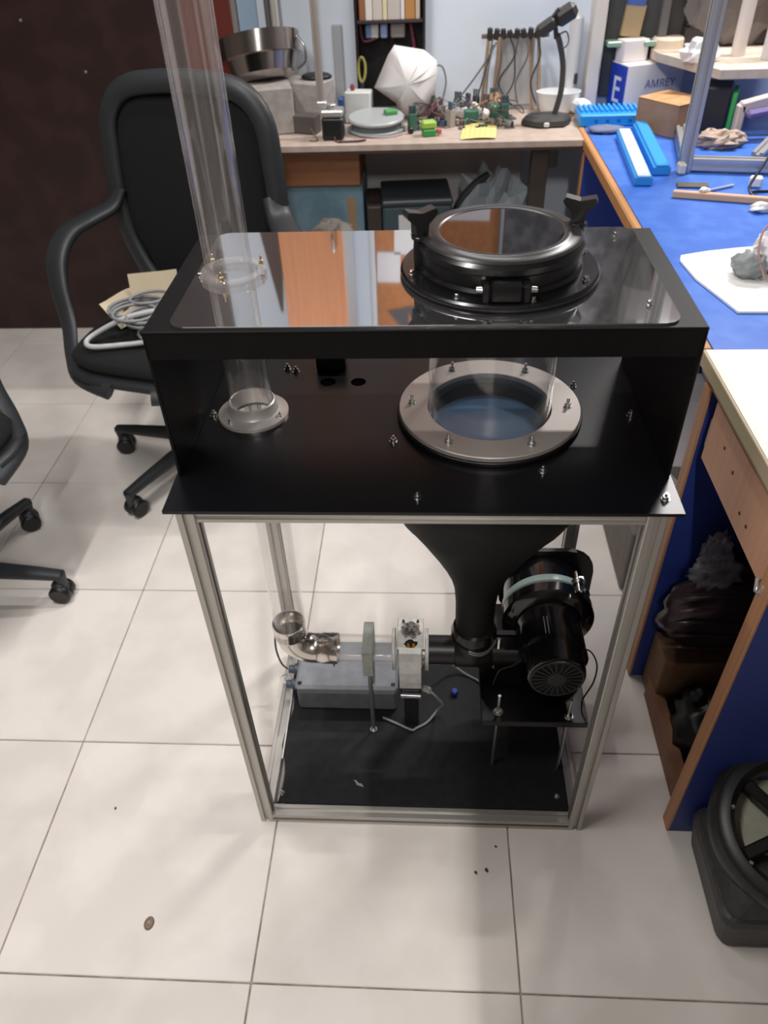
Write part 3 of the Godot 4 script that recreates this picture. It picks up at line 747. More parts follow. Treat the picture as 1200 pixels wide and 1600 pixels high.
func desk_items() -> void:
	var Y := .7905
	# sheet of white foam with a film-wrapped roll on it
	var pl := PackedVector2Array([Vector2(.808, 1.105), Vector2(.865, 1.125), Vector2(.93, 1.14), Vector2(1.05, 1.16), Vector2(1.16, 1.10), Vector2(1.14, .90), Vector2(.99, .845), Vector2(.845, .848), Vector2(.828, .915), Vector2(.808, .99), Vector2(.800, 1.08)])
	top("foam_sheet", extrude(mb(), pl, .004, Transform3D(Basis(V(1, 0, 0), V(0, 0, -1), V(0, 1, 0)), V(0, Y + .0005, 0))), mat("f4f4f2", .7), "white foam sheet lying on the blue desk beside the rig", "sheet")
	var fr := thing("wrapped_part", "part bundled in crumpled clear film on the white foam sheet", "package", V(.945, Y + .005, -1.02))
	lob("grey_part", blob(mb(), V(-.038, .022, .02), V(.036, .022, .032), .5, 81, 2.0, 20, true, 0.0), mat("8f9596", .4), fr)
	lob("film_wrap", blob(mb(), V(.022, .04, .0), V(.052, .04, .05), .22, 82, 2.2, 22, false, 0.0), mat("efecec", .3), fr)
	lob("red_cord", tb(smooth_path([V(-.02, .01, .06), V(-.035, .05, .035), V(-.02, .085, 0), V(.03, .1, -.02)], 6), .0022, 6), mat("b98a88", .5), fr)
	# two pale blue plastic channels and the ribbed blue tray
	for q in [[V(.842, Y + .001, -1.765), "light blue plastic channel with a white top lying nearest the desk edge", "dceefa"], [V(.905, Y + .001, -1.845), "light blue plastic channel lying nearest the aluminium stand", "3aa0e6"]]:
		var c := thing("plastic_channel", q[1], "channel", q[0], deg_to_rad(-4.5), "blue plastic channels")
		lob("base", span(V(-.022, 0, -.215), V(.022, .02, .215), .002), mat("2f93dd", .35), c)
		lob("cover", span(V(-.016, .020, -.215), V(.016, .026, .215), .002), mat(q[2], .35), c)
	var tr := thing("ribbed_tray", "bright blue ribbed plastic strip at the back corner of the desk", "tray", V(.845, Y, -2.17))
	lob("tray_body", span(V(-.095, 0, -.05), V(.095, .034, .06), .004), mat("2a9be6", .35), tr)
	for k in 12: lob("rib", span(V(-.088 + .0152 * k, .034, -.045), V(-.081 + .0152 * k, .042, .03), .001), mat("3fabf0", .35), tr)
	for k in 4: lob("slot", span(V(-.05 + .034 * k, .012, .0595), V(-.04 + .034 * k, .02, .061)), mat("1a6aa8", .5), tr)
	top("grey_rag", blob(mb(), V(.82, Y + .008, -2.05), V(.055, .010, .03), .4, 85, 2.0, 18, true, Y + .0005), mat("6f7690", .8), "flat grey rag on the blue desk in front of the ribbed strip", "rag")
	# carton with a blue end and a printed word
	var bb := thing("white_carton", "white carton with a blue end panel and blue print behind the ribbed strip", "carton", V(.985, Y, -2.335), deg_to_rad(18))
	lob("carton_body", span(V(-.10, 0, -.05), V(.10, .135, .05), .002), mat("e9e4e2", .6), bb)
	var be := lob("blue_panel", bx(V(-.1005, .066, 0), V(.003, .130, .098), .001), mat("1a3fae", .5), bb)
	var tm := TextMesh.new(); tm.text = "E"; tm.font_size = 64; tm.pixel_size = .0016; tm.depth = .001
	var te := MeshInstance3D.new(); te.name = "letter"; te.mesh = tm; te.material_override = mat("e4e6ea", .6); be.add_child(te)
	te.position = V(-.1025, .066, 0); te.rotation_degrees.y = -90
	lob("flap", bx(V(-.055, .165, -.02), V(.085, .06, .05), .003), mat("ece6e4", .6), bb)
	var t2 := TextMesh.new(); t2.text = "AMREY"; t2.font_size = 32; t2.pixel_size = .00098; t2.depth = .0008
	var tn := MeshInstance3D.new(); tn.name = "lettering"; tn.mesh = t2; tn.material_override = mat("7a86b8", .6); bb.add_child(tn)
	tn.position = V(.02, .080, .0508)
	top("cream_roll", lt(v2([0, 0, .045, 0, .048, .004, .048, .055, .044, .06, 0, .06]), 28, at(1.035, Y + .136, -2.345)), mat("ecd9c4", .6), "cream roll lying on top of the white carton", "roll")
	# brown cardboard carton
	var cb := thing("brown_carton", "closed brown cardboard carton between white carton and aluminium stand", "carton", V(1.005, Y, -2.06), deg_to_rad(-54))
	lob("carton_body", span(V(-.075, 0, -.065), V(.075, .085, .065), .002), mottled("carton", "9d7a5e", "a8846a", 4.0, .8, 33), cb)
	lob("carton_flap", span(V(-.0755, .0855, -.0655), V(-.001, .087, .0655)), mottled("carton_top", "bd8c5f", "c8986b", 4.0, .8, 34), cb)
	lob("carton_flap", span(V(.001, .0855, -.0655), V(.0755, .087, .0655)), mottled("carton_top", "bd8c5f", "c8986b", 4.0, .8, 34), cb)
	# aluminium stand with acrylic tubes on a shelf
	var alu := mat("bdbcbb", .4, .7)
	var s := thing("profile_stand", "tall aluminium profile stand with a beige shelf at the back of the blue desk", "stand", V(1.15, Y, -1.85))
	for p in [[.952, -1.665], [1.36, -1.665], [1.40, -2.25]]: obj("post", profile(mb(), V(p[0], Y, p[1]), V(p[0], 1.75, p[1]), .030), alu, s)
	obj("rail", profile(mb(), V(.97, Y + .02, -1.665), V(1.34, Y + .02, -1.60), .03), alu, s)
	obj("rail", profile(mb(), V(.962, Y + .02, -1.69), V(1.075, Y + .02, -2.27), .03), alu, s)
	obj("rail", profile(mb(), V(1.14, Y + .02, -1.69), V(1.36, Y + .02, -2.05), .03), alu, s)
	obj("end_cap", bx(V(.94, Y + .014, -1.645), V(.02, .026, .03), .004), mat("d9d6d0", .5), s)
	obj("shelf", extrude(mb(), PackedVector2Array([Vector2(.985, 2.34), Vector2(.985, 2.26), Vector2(1.10, 1.99), Vector2(1.5, 1.99), Vector2(1.5, 2.34)]), .023, Transform3D(Basis(V(1, 0, 0), V(0, 0, -1), V(0, 1, 0)), V(0, .935, 0))), mottled("beige_board", "c7b8a8", "d2c4b5", 3.0, .6, 35), s)
	for q in [[1.20, -2.18, .02, "e6dcd6"], [1.28, -2.12, .032, "dcd8da"], [1.13, -2.24, .015, "d0d4d8"]]:
		top("plastic_tube", tb([V(q[0], .9585, q[1]), V(q[0], 1.5, q[1])], q[2], 18), mat(q[3], .3), "upright %s plastic tube standing on the beige shelf" % ["cream" if q[2] == .02 else "wide white" if q[2] > .03 else "thin grey"], "tube")
	top("orange_block", span(V(1.33, .9585, -2.22), V(1.42, 1.2, -2.12), .003), mat("b27d4a", .6), "orange brown block on the beige shelf at the right edge", "block")
	top("crumpled_tissue", blob(mb(), V(1.07, .9775, -2.12), V(.05, .035, .03), .7, 88, 2.4, 18, false, .9588), mat("f6f6f4", .7), "crumpled white tissue on the beige shelf", "tissue")
	# instruments under the shelf
	var d1 := thing("black_instrument", "black instrument case with a green stripe under the beige shelf", "instrument", V(1.13, Y, -2.06))
	lob("case", bx(V(0, .06, 0), V(.075, .12, .11), .005, ry(-20)), mat("26262c", .4), d1)
	lob("green_stripe", bx(V(.046, .058, .012), V(.016, .10, .10), .003, ry(-20)), mat("3fae5c", .4), d1)
	lob("grey_side", bx(V(-.044, .05, .0), V(.012, .10, .10), .003, ry(-20)), mat("6e7488", .4), d1)
	var d2 := thing("purple_pouch", "folded purple strip hanging over a pale sloping arm by the aluminium stand", "pouch", V(1.22, Y, -1.93))
	lob("arm", bx(V(.02, .10, -.02), V(.16, .03, .03), .004, rz(14)), mat("c9c0bd", .4), d2)
	lob("strip", bx(V(.0, .075, .0), V(.09, .02, .04), .006, rz(10)), mat("6c6098", .5), d2)
	lob("leg", bx(V(-.055, .045, -.02), V(.022, .09, .03), .004), mat("d5c9c0", .5), d2)
	top("wiring_clump", blob(mb(), V(1.10, Y + .018, -1.88), V(.06, .022, .05), .8, 91, 3.0, 20, false, Y + .0006), mat("b09c8c", .7), "pale tangle of wires and scraps inside the aluminium stand", "scraps")
	top("white_connector", bx(V(1.09, Y + .013, -1.60 + .07), V(.03, .025, .02), .004, ry(-15)), mat("efeeea", .5), "small white connector in front of the stand's lower rail", "connector")
	top("black_loop_cable", tb(smooth_path(P3([1.22, 1.03, -1.62, 1.15, .93, -1.56, 1.085, .85, -1.50, 1.055, .805, -1.47, 1.075, .7935, -1.42, 1.12, .7935, -1.40, 1.17, .7935, -1.43, 1.15, .7935, -1.48, 1.09, .7935, -1.49, 1.06, .797, -1.47]), 6), .0032, 7), mat("33333a", .5), "thin black cable rising in a loop at the right edge of the desk", "cable")
	top("wooden_stick", bx(V(.985, Y + .0085, -1.435), V(.225, .016, .014), .002, ry(-17)), wood("stick", "d8ac88", "e2b894", "x", .6), "pale wooden stick lying across the blue desk in front of the stand", "stick")
	top("dark_plate", bx(V(.945, Y + .0025, -1.545), V(.075, .004, .035), .001, ry(-8)), mat("5a5750", .6), "small dark plate on the desk in front of the aluminium stand", "plate")
	top("foam_crumb", blob(mb(), V(.945, Y + .021, -1.452), V(.012, .006, .008), .4, 92, 2.0, 10, false), mat("f3efe6", .7), "white foam crumb lying on the wooden stick", "crumb")
	top("film_scrap", blob(mb(), V(1.05, Y + .010, -1.36), V(.03, .010, .018), .5, 93, 2.0, 12, false, Y + .0006), mat("f5f3e8", .6), "white film scrap at the right edge of the blue desk", "scrap")
	top("thin_probe", tb([V(.975, Y + .004, -1.50), V(1.04, Y + .004, -1.535)], .0032, 7), mat("b8b8cc", .4), "thin pale probe lying beside the dark plate", "probe")
	# what stands against the wall behind
	var gb := thing("bagged_machine", "grey machine under cloudy plastic film behind the white carton", "machine", V(1.28, Y, -2.36))
	gb.position.y = .959
	lob("film_cover", blob(mb(), V(-.05, .16, .01), V(.17, .17, .05), .35, 95, 2.2, 26, false, 0.0), mat("77716f", .45), gb)
	lob("dark_base", span(V(-.20, 0, -.03), V(.10, .05, .03), .004), mat("3f3c3c", .6), gb)
	var wc := thing("wall_case", "dark wall case with green glass shelf edge right of the white wall profile", "case", V(.95, 1.0, -2.37))
	lob("case_back", span(V(-.105, -.18, -.03), V(.13, .30, .0), .002), mat("4a4a4a", .6), wc)
	lob("glass_shelf", span(V(-.105, -.035, .0), V(.10, -.02, .05), .002), mat("8fae98", .2), wc)
	lob("tan_card", bx(V(-.03, .03, .012), V(.06, .085, .02), .002, rz(-6)), mat("b59d78", .7), wc)
	lob("blue_label", bx(V(-.028, .08, .013), V(.055, .02, .021), .001, rz(-6)), mat("4a68ae", .6), wc)
	lob("side_upright", span(V(.05, -.18, .0), V(.075, .30, .03), .002), mat("6a6866", .5), wc)

# ---------- bench at the back ----------
func bench() -> void:
	var t := thing("work_bench", "beige topped workbench along the back wall crowded with parts", "bench", V(.1, 0, -2.19))
	obj("bench_top", span(V(-.60, .768, -2.398), V(.7475, .79, -1.985), .003), mottled("benchtop", "b7a497", "c1b0a4", 3.0, .5, 41), t)
	obj("front_strip", span(V(-.60, .762, -1.992), V(.747, .768, -1.985)), mat("3a2a26", .6), t)
	for x in [-.52, .63]: obj("leg", span(V(x - .025, 0.002, -2.07), V(x + .025, .768, -2.02), .002), mat("3f332c", .6), t)
	obj("back_panel", span(V(-.58, .02, -2.32), V(.605, .768, -2.30), .001), mat("d2cecf", .6), t)
	# below the bench
	top("drawer_carton", span(V(-.42, .645, -2.29), V(.075, .7615, -2.068), .003), wood("brownbox", "8d5c3c", "9a6846", "x", .6), "brown box wedged on top of the teal carton under the bench", "box")
	var tc := thing("teal_carton", "teal carton with a tan tape strip standing under the bench", "carton", V(-.12, .002, -2.18))
	lob("carton_body", span(V(-.29, 0, -.11), V(.20, .638, .09), .003), mottled("teal", "6f8f9f", "7798a8", 3.0, .7, 42), tc)
	lob("tape_strip", span(V(.145, .44, .0902), V(.175, .60, .0912)), mat("a08468", .6), tc)
	lob("tape_top", span(V(-.26, .6385, .03), V(.2, .6395, .085)), mat("b58d63", .6), tc)
	top("paper_wad", blob(mb(), V(-.02, .52, -2.02), V(.06, .035, .04), .6, 44, 2.2, 18, false), mat("9b948c", .8), "grey crumpled paper sticking out in front of the teal carton", "paper")
	var dc := thing("dark_case", "dark green case with a white label on its front under the bench", "case", V(.25, .30, -2.10), deg_to_rad(4))
	lob("case_body", span(V(-.11, 0, -.11), V(.11, .30, .10), .006), mat("33464e", .5), dc)
	lob("case_lid", span(V(-.112, .30, -.112), V(.112, .318, .102), .005), mat("2b3338", .45), dc)
	lob("paper_label", span(V(-.06, .19, .1002), V(.02, .275, .1012)), mat("c9cbcc", .7), dc)
	lob("case_side", span(V(-.16, 0, -.10), V(-.112, .30, .09), .004), mat("2e2722", .6), dc)
	top("case_stand", span(V(.085, .002, -2.25), V(.42, .299, -1.995), .003), mat("3d3530", .7), "low dark stand that carries the green case under the bench", "stand")
	var pb := thing("plastic_bag", "cloudy clear plastic bag standing on a carton beside the dark green case", "bag", V(.50, .44, -2.12))
	var pm := StandardMaterial3D.new(); pm.albedo_color = Color(.62, .66, .68, .62); pm.transparency = BaseMaterial3D.TRANSPARENCY_ALPHA; pm.roughness = .35
	lob("bag_film", blob(mb(), V(0, .10, 0), V(.11, .12, .07), .7, 45, 2.0, 24, false, 0.0), pm, pb)
	lob("dark_strap", tb(smooth_path([V(-.13, .02, .02), V(-.12, .12, .03), V(-.07, .19, .03), V(-.02, .22, .01)], 5), .022, 8, .4), mat("2c2c2a", .7), pb)
	top("low_carton", span(V(.44, .002, -2.25), V(.59, .439, -2.02), .003), mat("4d463f", .8), "dull brown carton under the bench that carries the plastic bag", "carton")
	top("socket_box", span(V(.690, .60, -2.398), V(.735, .685, -2.36), .004), mat("a8a9a4", .5), "small grey socket box on the wall under the bench corner", "socket")

func ordinal(i: int) -> String:
	var one := ["", "first", "second", "third", "fourth", "fifth", "sixth", "seventh", "eighth", "ninth", "tenth", "eleventh", "twelfth", "thirteenth", "fourteenth", "fifteenth", "sixteenth", "seventeenth", "eighteenth", "nineteenth"]
	if i < 20: return one[i]
	var ten: String = ["", "", "twenty", "thirty", "forty"][i / 10]
	return ten + "-" + one[i % 10] if i % 10 else ten.left(-1) + "ieth"
func bench_items() -> void:
	var Y := .7905
	var steel := mat("b5aea8", .2, 1.0)
	# steel bowl, tilted, on grey foam blocks
	var bw := thing("steel_bowl", "large polished steel bowl tipped on a heap of grey blocks", "bowl", V(-.222, .917, -2.235))
	var B := rz(8) * rx(-17)
	lob("bowl", lt(v2([0, .0, .075, .002, .098, .018, .108, .05, .112, .062, .124, .064, .128, .120, .1255, .120, .1215, .067, .108, .064, .104, .05, .094, .02, .07, .006, 0, .004]), 48, Transform3D(B, V(0, -.002, 0))), steel, bw)
	lob("handle", tb(smooth_path([B * V(.124, .10, .02), B * V(.142, .07, .022), B * V(.138, .03, .02), B * V(.110, .012, .018)], 6), .005, 8, .5), mat("8b8784", .25, 1.0), bw)
	var gb := mottled("foamgrey", "9a948f", "a7a19c", 5.0, .8, 46)
	top("grey_block", bx(V(-.215, Y + .065, -2.16), V(.16, .13, .13), .004, ry(14)), gb, "tall grey block under the front of the steel bowl", "block", "grey foam blocks")
	top("grey_block", bx(V(-.10, Y + .06, -2.27), V(.15, .12, .10), .004, ry(-24)), mottled("foamgrey3", "a09a96", "b1aba6", 5.0, .8, 47), "pale grey slab leaning right of the steel bowl", "block", "grey foam blocks")
	top("dark_block", bx(V(-.095, Y + .0265, -2.13), V(.09, .052, .05), .003, ry(-18)), mat("57514e", .6), "dark grey box on the bench in front of the pale slab", "block")
	top("black_puck", blob(mb(), V(-.068, Y + .126, -2.28), V(.05, .012, .04), .1, 2, 1.0, 14), mat("242322", .5), "black cap lying on the pale grey slab", "cap")
	top("scrap_heap", blob(mb(), V(-.30, Y + .06, -2.22), V(.09, .07, .08), .7, 48, 3.0, 22, false, Y + .0006), mottled("scraps", "5f564e", "a3917d", 14.0, .7, 49), "heap of small metal scraps left of the grey blocks", "scraps")
	top("hook_wire", tb(smooth_path(P3([-.075, Y + .02, -2.10, -.06, Y + .012, -2.06, -.045, Y + .003, -2.035, -.055, Y + .0025, -2.02, -.07, Y + .0025, -2.025]), 6), .002, 6), mat("8c7f70", .4, .3), "bent thin wire lying on the bench beside the stepper motor", "wire")
	# uprights behind
	top("wall_rod", tb([V(-.218, Y, -2.372), V(-.218, 1.5, -2.372)], .009, 12), mat("8f8b86", .35, .6), "grey round rod rising behind the steel bowl", "rod")
	top("rod_cover", span(V(-.204, Y, -2.388), V(-.184, 1.5, -2.362), .003), mat("c4c1ba", .6), "flat pale strip standing beside the grey round rod", "strip")
	top("stand_rod", profile(mb(), V(-.030, .895, -2.06), V(-.030, 1.5, -2.06), .02), mat("bdb4ae", .4, .5), "slim aluminium upright standing on the black stepper motor", "rod")
	# stepper motor
	var sm := thing("stepper_motor", "black stepper motor with a silver top near the bench edge", "motor", V(0.002, Y, -2.055))
	lob("motor_body", span(V(-.032, 0, -.03), V(.032, .062, .03), .005), mat("1c1c1e", .35), sm)
	lob("top_flange", span(V(-.033, .063, -.031), V(.033, .082, .031), .004), mat("c9c6c2", .35, .7), sm)
	lob("shaft_collar", lt(disc(.014, .082, .095, .002), 20), mat("d6d4d0", .3, .8), sm)
	lob("clamp_plate", bx(V(-.03, .0925, -.005), V(.03, .02, .03), .003), mat("cfcdc9", .4, .6), sm)
	lob("lead", tb(smooth_path(P3([.005, .01, .031, .012, -.0, .045, .03, .0035, .055, .075, .0035, .052, .10, .0035, .04]), 6), .0028, 7), mat("4d2a2c", .5), sm)
	# reel, plug plate
	var re := thing("grey_reel", "flat grey round reel lying on the bench", "reel", V(.128, Y, -2.135))
	lob("lower_flange", lt(disc(.090, 0.0005, .010, .003), 40), mat("8f9496", .45), re)
	lob("core", lt(disc(.078, .010, .030), 36), mat("6f7477", .6), re)
	lob("upper_flange", lt(disc(.088, .030, .042, .004), 40, Transform3D(rx(3), Vector3.ZERO)), mat("a9adae", .4), re)
	lob("green_board", bx(V(.045, .049, -.01), V(.038, .012, .03), .002, ry(20)), mat("4c9a5a", .5), re)
	lob("wire_band", tb(smooth_path(P3([-.05, .005, .078, .0, .004, .094, .05, .004, .09, .085, .004, .06]), 5), .0022, 6), mat("b9a7ae", .5), re)
	top("white_switch_box", bx(V(.068, Y + .046, -2.24), V(.085, .09, .05), .004, ry(-6)), mat("d5d7d4", .5), "white plastic switch box standing behind the grey reel", "box")
	top("blue_pillar", span(V(.003, Y + .001, -2.25), V(.020, Y + .075, -2.215), .004), mat("34559c", .4), "small blue pillar between stepper motor and white switch box", "pillar")
	top("red_button", bx(V(.05, Y + .101, -2.24), V(.014, .018, .012), .003), mat("8d4a55", .4), "small dull red button on top of the white switch box", "button")
	top("yellow_ring", tb(smooth_path([V(.078, .962, -2.30), V(.068, .945, -2.30), V(.069, .912, -2.29), V(.078, .895, -2.285), V(.088, .915, -2.29), V(.088, .945, -2.30)], 5, true), .0045, 8, 1.0, true), mat("8f8a45", .5), "yellow wire loop standing above the white switch box", "wire")
	top("loop_post", tb([V(.078, Y, -2.285), V(.078, .893, -2.285)], .006, 10), mat("2b2f48", .5), "dark post below the yellow wire loop", "post")
	# white bag
	var wb := PackedVector2Array([Vector2(.118, .885), Vector2(.165, .975), Vector2(.185, 1.0), Vector2(.275, .985), Vector2(.315, .955), Vector2(.318, .92), Vector2(.300, .825), Vector2(.24, .795), Vector2(.20, .805), Vector2(.185, .84)])
	var wst := mb()
	var wc := Vector2(.225, .90)
	grp += 1
	for i in wb.size():
		wst.set_smooth_group(1000 + grp)
		var a := wb[i]; var b := wb[(i + 1) % wb.size()]
		var m1 := a.lerp(wc, .45); var m2 := b.lerp(wc, .45)
		for s in [1.0, -1.0]:
			var o := V(.225, .9, -2.255)
			cquad(wst, o, V(a.x, a.y, -2.255), V(b.x, b.y, -2.255), V(m2.x, m2.y, -2.255 + s * .045), V(m1.x, m1.y, -2.255 + s * .04))
			ctri(wst, o, V(m1.x, m1.y, -2.255 + s * .04), V(m2.x, m2.y, -2.255 + s * .045), V(wc.x, wc.y, -2.255 + s * .05))
	top("white_bag", wst, mat("f2eeee", .6), "bulging white plastic bag leaning against the dark cabinet", "bag")
	# circuit boards and parts in a long row
	var cols := ["3d6b58", "5b5560", "7b6a66", "4d5c80", "8a7c74", "39564c", "a39b94", "6a4f4c", "2f3136", "4b7d62"]
	for i in 44:
		var x := .240 + .0072 * i + .006 * rng.randf()
		var z := -2.34 + .22 * rng.randf()
		var s := V(rng.randf_range(.018, .045), rng.randf_range(.008, .035), rng.randf_range(.015, .04))
		var tall := i % 4 == 0
		var e := thing("circuit_board" if not tall else "relay_module", "small electronic part in the bench heap, %s from the heap's left end" % ordinal(i + 1), "part", V(x, Y, z), rng.randf_range(-1, 1), "electronic parts heaped on the bench")
		if tall: s = V(.024, .045, .022)
		lob("board", span(V(-s.x / 2, .0005, -s.z / 2), V(s.x / 2, .003 + (s.y if tall else .0), s.z / 2), .0006), mat(cols[i % 10], .5), e)
		for k in 3:
			lob("component", bx(V(s.x * (k - 1) * .3, .003 + (s.y if tall else 0.0) + s.y * .25, s.z * .15 * (k - 1)), V(s.x * .24, s.y * .5, s.z * .4), .001), mat(cols[(i * 3 + k * 2 + 1) % 10], .5), e)
	for i in 7:
		var c := V(.27 + .045 * i, Y + .012, -2.16 - .025 * (i % 4))
		var pts := []
		for k in 9: pts.append(c + V(rng.randf_range(-.045, .045), rng.randf_range(0.0, .06), rng.randf_range(-.035, .035)))
		top("wire_tangle", tb(smooth_path(pts, 5), .0017, 6), mat(["3a3436", "7a4a4c", "8a8286", "4a4a52", "9a8a74", "5c4038", "33363c"][i], .5), "%s wire tangle, %s from the left in the parts heap on the bench" % [["black", "dull red", "grey", "slate grey", "tan", "brown", "charcoal"][i], ordinal(i + 1)], "wire", "wire tangles in the parts heap")
	var gy := thing("green_terminal", "bright green and yellow terminal block at the front of the bench", "part", V(.295, Y, -2.06), .2)
	lob("lower_half", span(V(-.024, .0005, -.015), V(.016, .020, .018), .003), mat("3c9146", .45), gy)
	lob("upper_half", span(V(-.026, .020, -.017), V(.018, .042, .016), .005), mat("9cc452", .45), gy)
	lob("red_tip", bx(V(.026, .012, .008), V(.015, .016, .014), .003), mat("c05a60", .45), gy)
	top("black_weight", lt(disc(.009, Y + .0005, Y + .018, .003), 14, at(.236, 0, -2.085)), mat("231f20", .4), "tiny black round weight on the bench left of the green terminal block", "weight")
	top("green_relay", bx(V(.425, Y + .019, -2.20), V(.045, .036, .03), .003), mat("3f7464", .45), "dark green relay block behind the yellow note", "relay")
	top("green_coil", bx(V(.500, Y + .022, -2.235), V(.034, .042, .034), .004, ry(20)), mat("3f7c68", .45), "teal green coil block left of the desk lamp base", "coil")
	for q in [[.395, -2.255, .02, "white foam ball left of the green relay block"], [.43, -2.27, .022, "white foam ball behind the green relay block"], [.465, -2.225, .018, "white foam ball right of the green relay block"]]:
		top("foam_ball", blob(mb(), V(q[0], Y + q[2], q[1]), V(q[2] * 1.2, q[2], q[2]), .25, 55, 2.0, 14, true), mat("e6e2e0", .7), q[3], "ball", "white foam balls")
	var yn := func(u: float, v: float) -> Vector3: return V(.400 + u * .105 + v * -.015, Y + .0025 + .004 * sin(u * 2.6), -2.165 + v * .165)
	var yo := top("yellow_note", sheet(mb(), yn, 8, 4, .0012), mat("ead98f", .7), "pale yellow note with faint ruled lines at the bench edge", "paper") as MeshInstance3D
	for k in 6:
		var lf := func(u: float, v: float) -> Vector3: return yn.call(.08 + .15 * k + u * .02, .05 + .9 * v) + V(0, .0006, 0)
		obj("ruled_line", sheet(mb(), lf, 1, 4, .0004), mat("d9bd5c", .7), yo)
	# frame with hanging leads
	var fr := thing("lead_rack", "open wooden rack hung with dark cables against the back wall", "rack", V(.56, Y, -2.34))
	for x in [-.09, -.055, .06, .085]: lob("upright", bx(V(x, .105, .01 if x < 0 else -.01), V(.010, .21, .010), .001, rz(-4 if x < 0 else 6)), wood("rackwood", "a98a72", "b7997f", "y", .6), fr)
	lob("crossbar", bx(V(0, .212, 0), V(.21, .012, .014), .002), mat("7a6b62", .6), fr)
	lob("acrylic_panel", bx(V(.005, .11, -.012), V(.12, .19, .004), .001), mat("c3c4c6", .3), fr)
	for k in 9:
		var x := -.08 + .021 * k
		lob("dark_clip", bx(V(x, .218, .006), V(.016, rng.randf_range(.015, .035), .02), .003, rz(rng.randf_range(-20, 20))), mat("2e2c2d", .5), fr)
	for k in 6:
		var x := -.07 + .027 * k
		lob("hanging_lead", tb(smooth_path([V(x, .21, .012), V(x - .01 + .012 * (k % 3), .16, .03), V(x - .03 + .02 * (k % 2), .09, .035), V(x - .05 + .03 * (k % 3), .03, .05)], 5), .0028, 6), mat(["4a4646", "6b5f58", "3a3838"][k % 3], .5), fr)
	lob("rust_blob", blob(mb(), V(-.06, .03, .03), V(.028, .03, .02), .6, 57, 3.0, 14, false), mat("b3906f", .7), fr)
	top("long_lead", tb(smooth_path(P3([.50, .99, -2.31, .46, .93, -2.29, .40, .86, -2.27, .35, .815, -2.25, .32, .83, -2.25, .30, .90, -2.27, .315, .935, -2.28, .335, .93, -2.28, .345, .89, -2.27, .335, .835, -2.25, .36, .797, -2.22]), 6), .003, 7), mat("6e6a69", .5), "long grey lead looping from the rack down to the bench", "cable")
	top("drooping_lead", tb(smooth_path(P3([.49, .985, -2.30, .475, .92, -2.26, .47, .86, -2.23, .455, .81, -2.20, .44, .7945, -2.17]), 6), .003, 7), mat("57504f", .5), "dark lead drooping from the left end of the rack", "cable")
	# goose-neck clamp on a heavy foot
	var gn := thing("gooseneck_holder", "dark grey gooseneck holder with a jaw head on a heavy base", "holder", V(.655, Y, -2.15))
	lob("foot", lathe(mb(), v2([0, .0005, .074, .0005, .080, .006, .078, .018, .066, .030, .0, .033]), 6, Transform3D(ry(10).scaled(V(1, 1, .62)), Vector3.ZERO)), mat("3f3d3c", .5), gn)
	lob("neck", tb(smooth_path(P3([.022, .03, .005, .035, .09, 0, .034, .16, -.005, .018, .215, 0, .006, .24, .01]), 8), .0085, 12), mat("403e3c", .5), gn)
	var hd := lob("jaw_head", bx(V(.024, .290, .01), V(.066, .042, .05), .012, rz(30)), mat("2b2a2a", .45), gn)
	lob("lower_jaw", bx(V(-.028, .262, .015), V(.06, .032, .04), .009, rz(32)), mat("343231", .5), hd)
	lob("jaw_lever", bx(V(-.012, .288, .02), V(.008, .05, .016), .003, rz(-38)), mat("3b3938", .5), hd)
	lob("jaw_link", tb([V(.004, .232, .01), V(-.002, .262, .012), V(.008, .285, .012)], .007, 10), mat("343231", .5), hd)
	lob("cable_tie", tb(smooth_path([V(.014, .205, .0), V(.034, .21, .01), V(.042, .225, .0), V(.034, .245, -.008), V(.014, .24, 0)], 5), .0022, 6), mat("4a4847", .5), gn)
	lob("foot_button", bx(V(-.005, .012, .051), V(.016, .012, .006), .002), mat("d7d9da", .4), gn)
	top("white_bowl", lathe(mb(), v2([0, 0.0005, .05, .0005, .056, .01, .066, .055, .068, .06, .064, .06, .054, .016, .046, .008, 0, .008]), 36, Transform3D(Basis.IDENTITY.scaled(V(1.05, 1, .75)), V(.708, Y, -2.31))), mat("eceeee", .4), "white plastic bowl at the right end of the bench behind the gooseneck base", "bowl")
	top("white_scrap", bx(V(.777, Y + .021, -2.27), V(.05, .04, .06), .008, ry(15)), mat("e8e9e9", .6), "white foam scrap beside the white bowl at the bench corner", "scrap")
	var rl := thing("paper_tube", "tall white rounded cover standing at the end of the wall", "tube", V(.752, Y, -2.37))
	lob("cover", lt(disc(.0205, .0005, .262, .012), 24), mat("e3e3e2", .5), rl)
	lob("dark_latch", bx(V(.012, .085, .018), V(.012, .03, .008), .002), mat("3b3b3b", .5), rl)
	# dark cabinet recess with a shelf of papers
	var ca := thing("dark_cabinet", "dark open wall cabinet with a red cable behind the white bag", "cabinet", V(.17, .83, -2.39))
	lob("back_board", span(V(-.108, -.03, -.008), V(.106, .62, .0)), mat("141213", .8), ca)
	lob("side_board", span(V(-.112, -.03, -.008), V(-.104, .62, .05), .001), mat("1d1618", .6), ca)
	lob("side_board", span(V(.101, -.03, -.008), V(.109, .62, .05), .001), mat("17181a", .6), ca)
	lob("shelf_board", span(V(-.104, .215, 0), V(.101, .223, .05), .001), mat("3a3434", .6), ca)
	lob("red_cable", tb(smooth_path(P3([.062, .21, .02, .07, .17, .02, .078, .11, .018, .078, .06, .016]), 6), .006, 8), mat("6a2638", .5), ca)
	lob("red_edge", tb(smooth_path(P3([-.10, .40, .03, -.098, .25, .03, -.092, .175, .03, -.075, .165, .03, -.05, .172, .03]), 5), .004, 7), mat("5a1f2c", .5), ca)
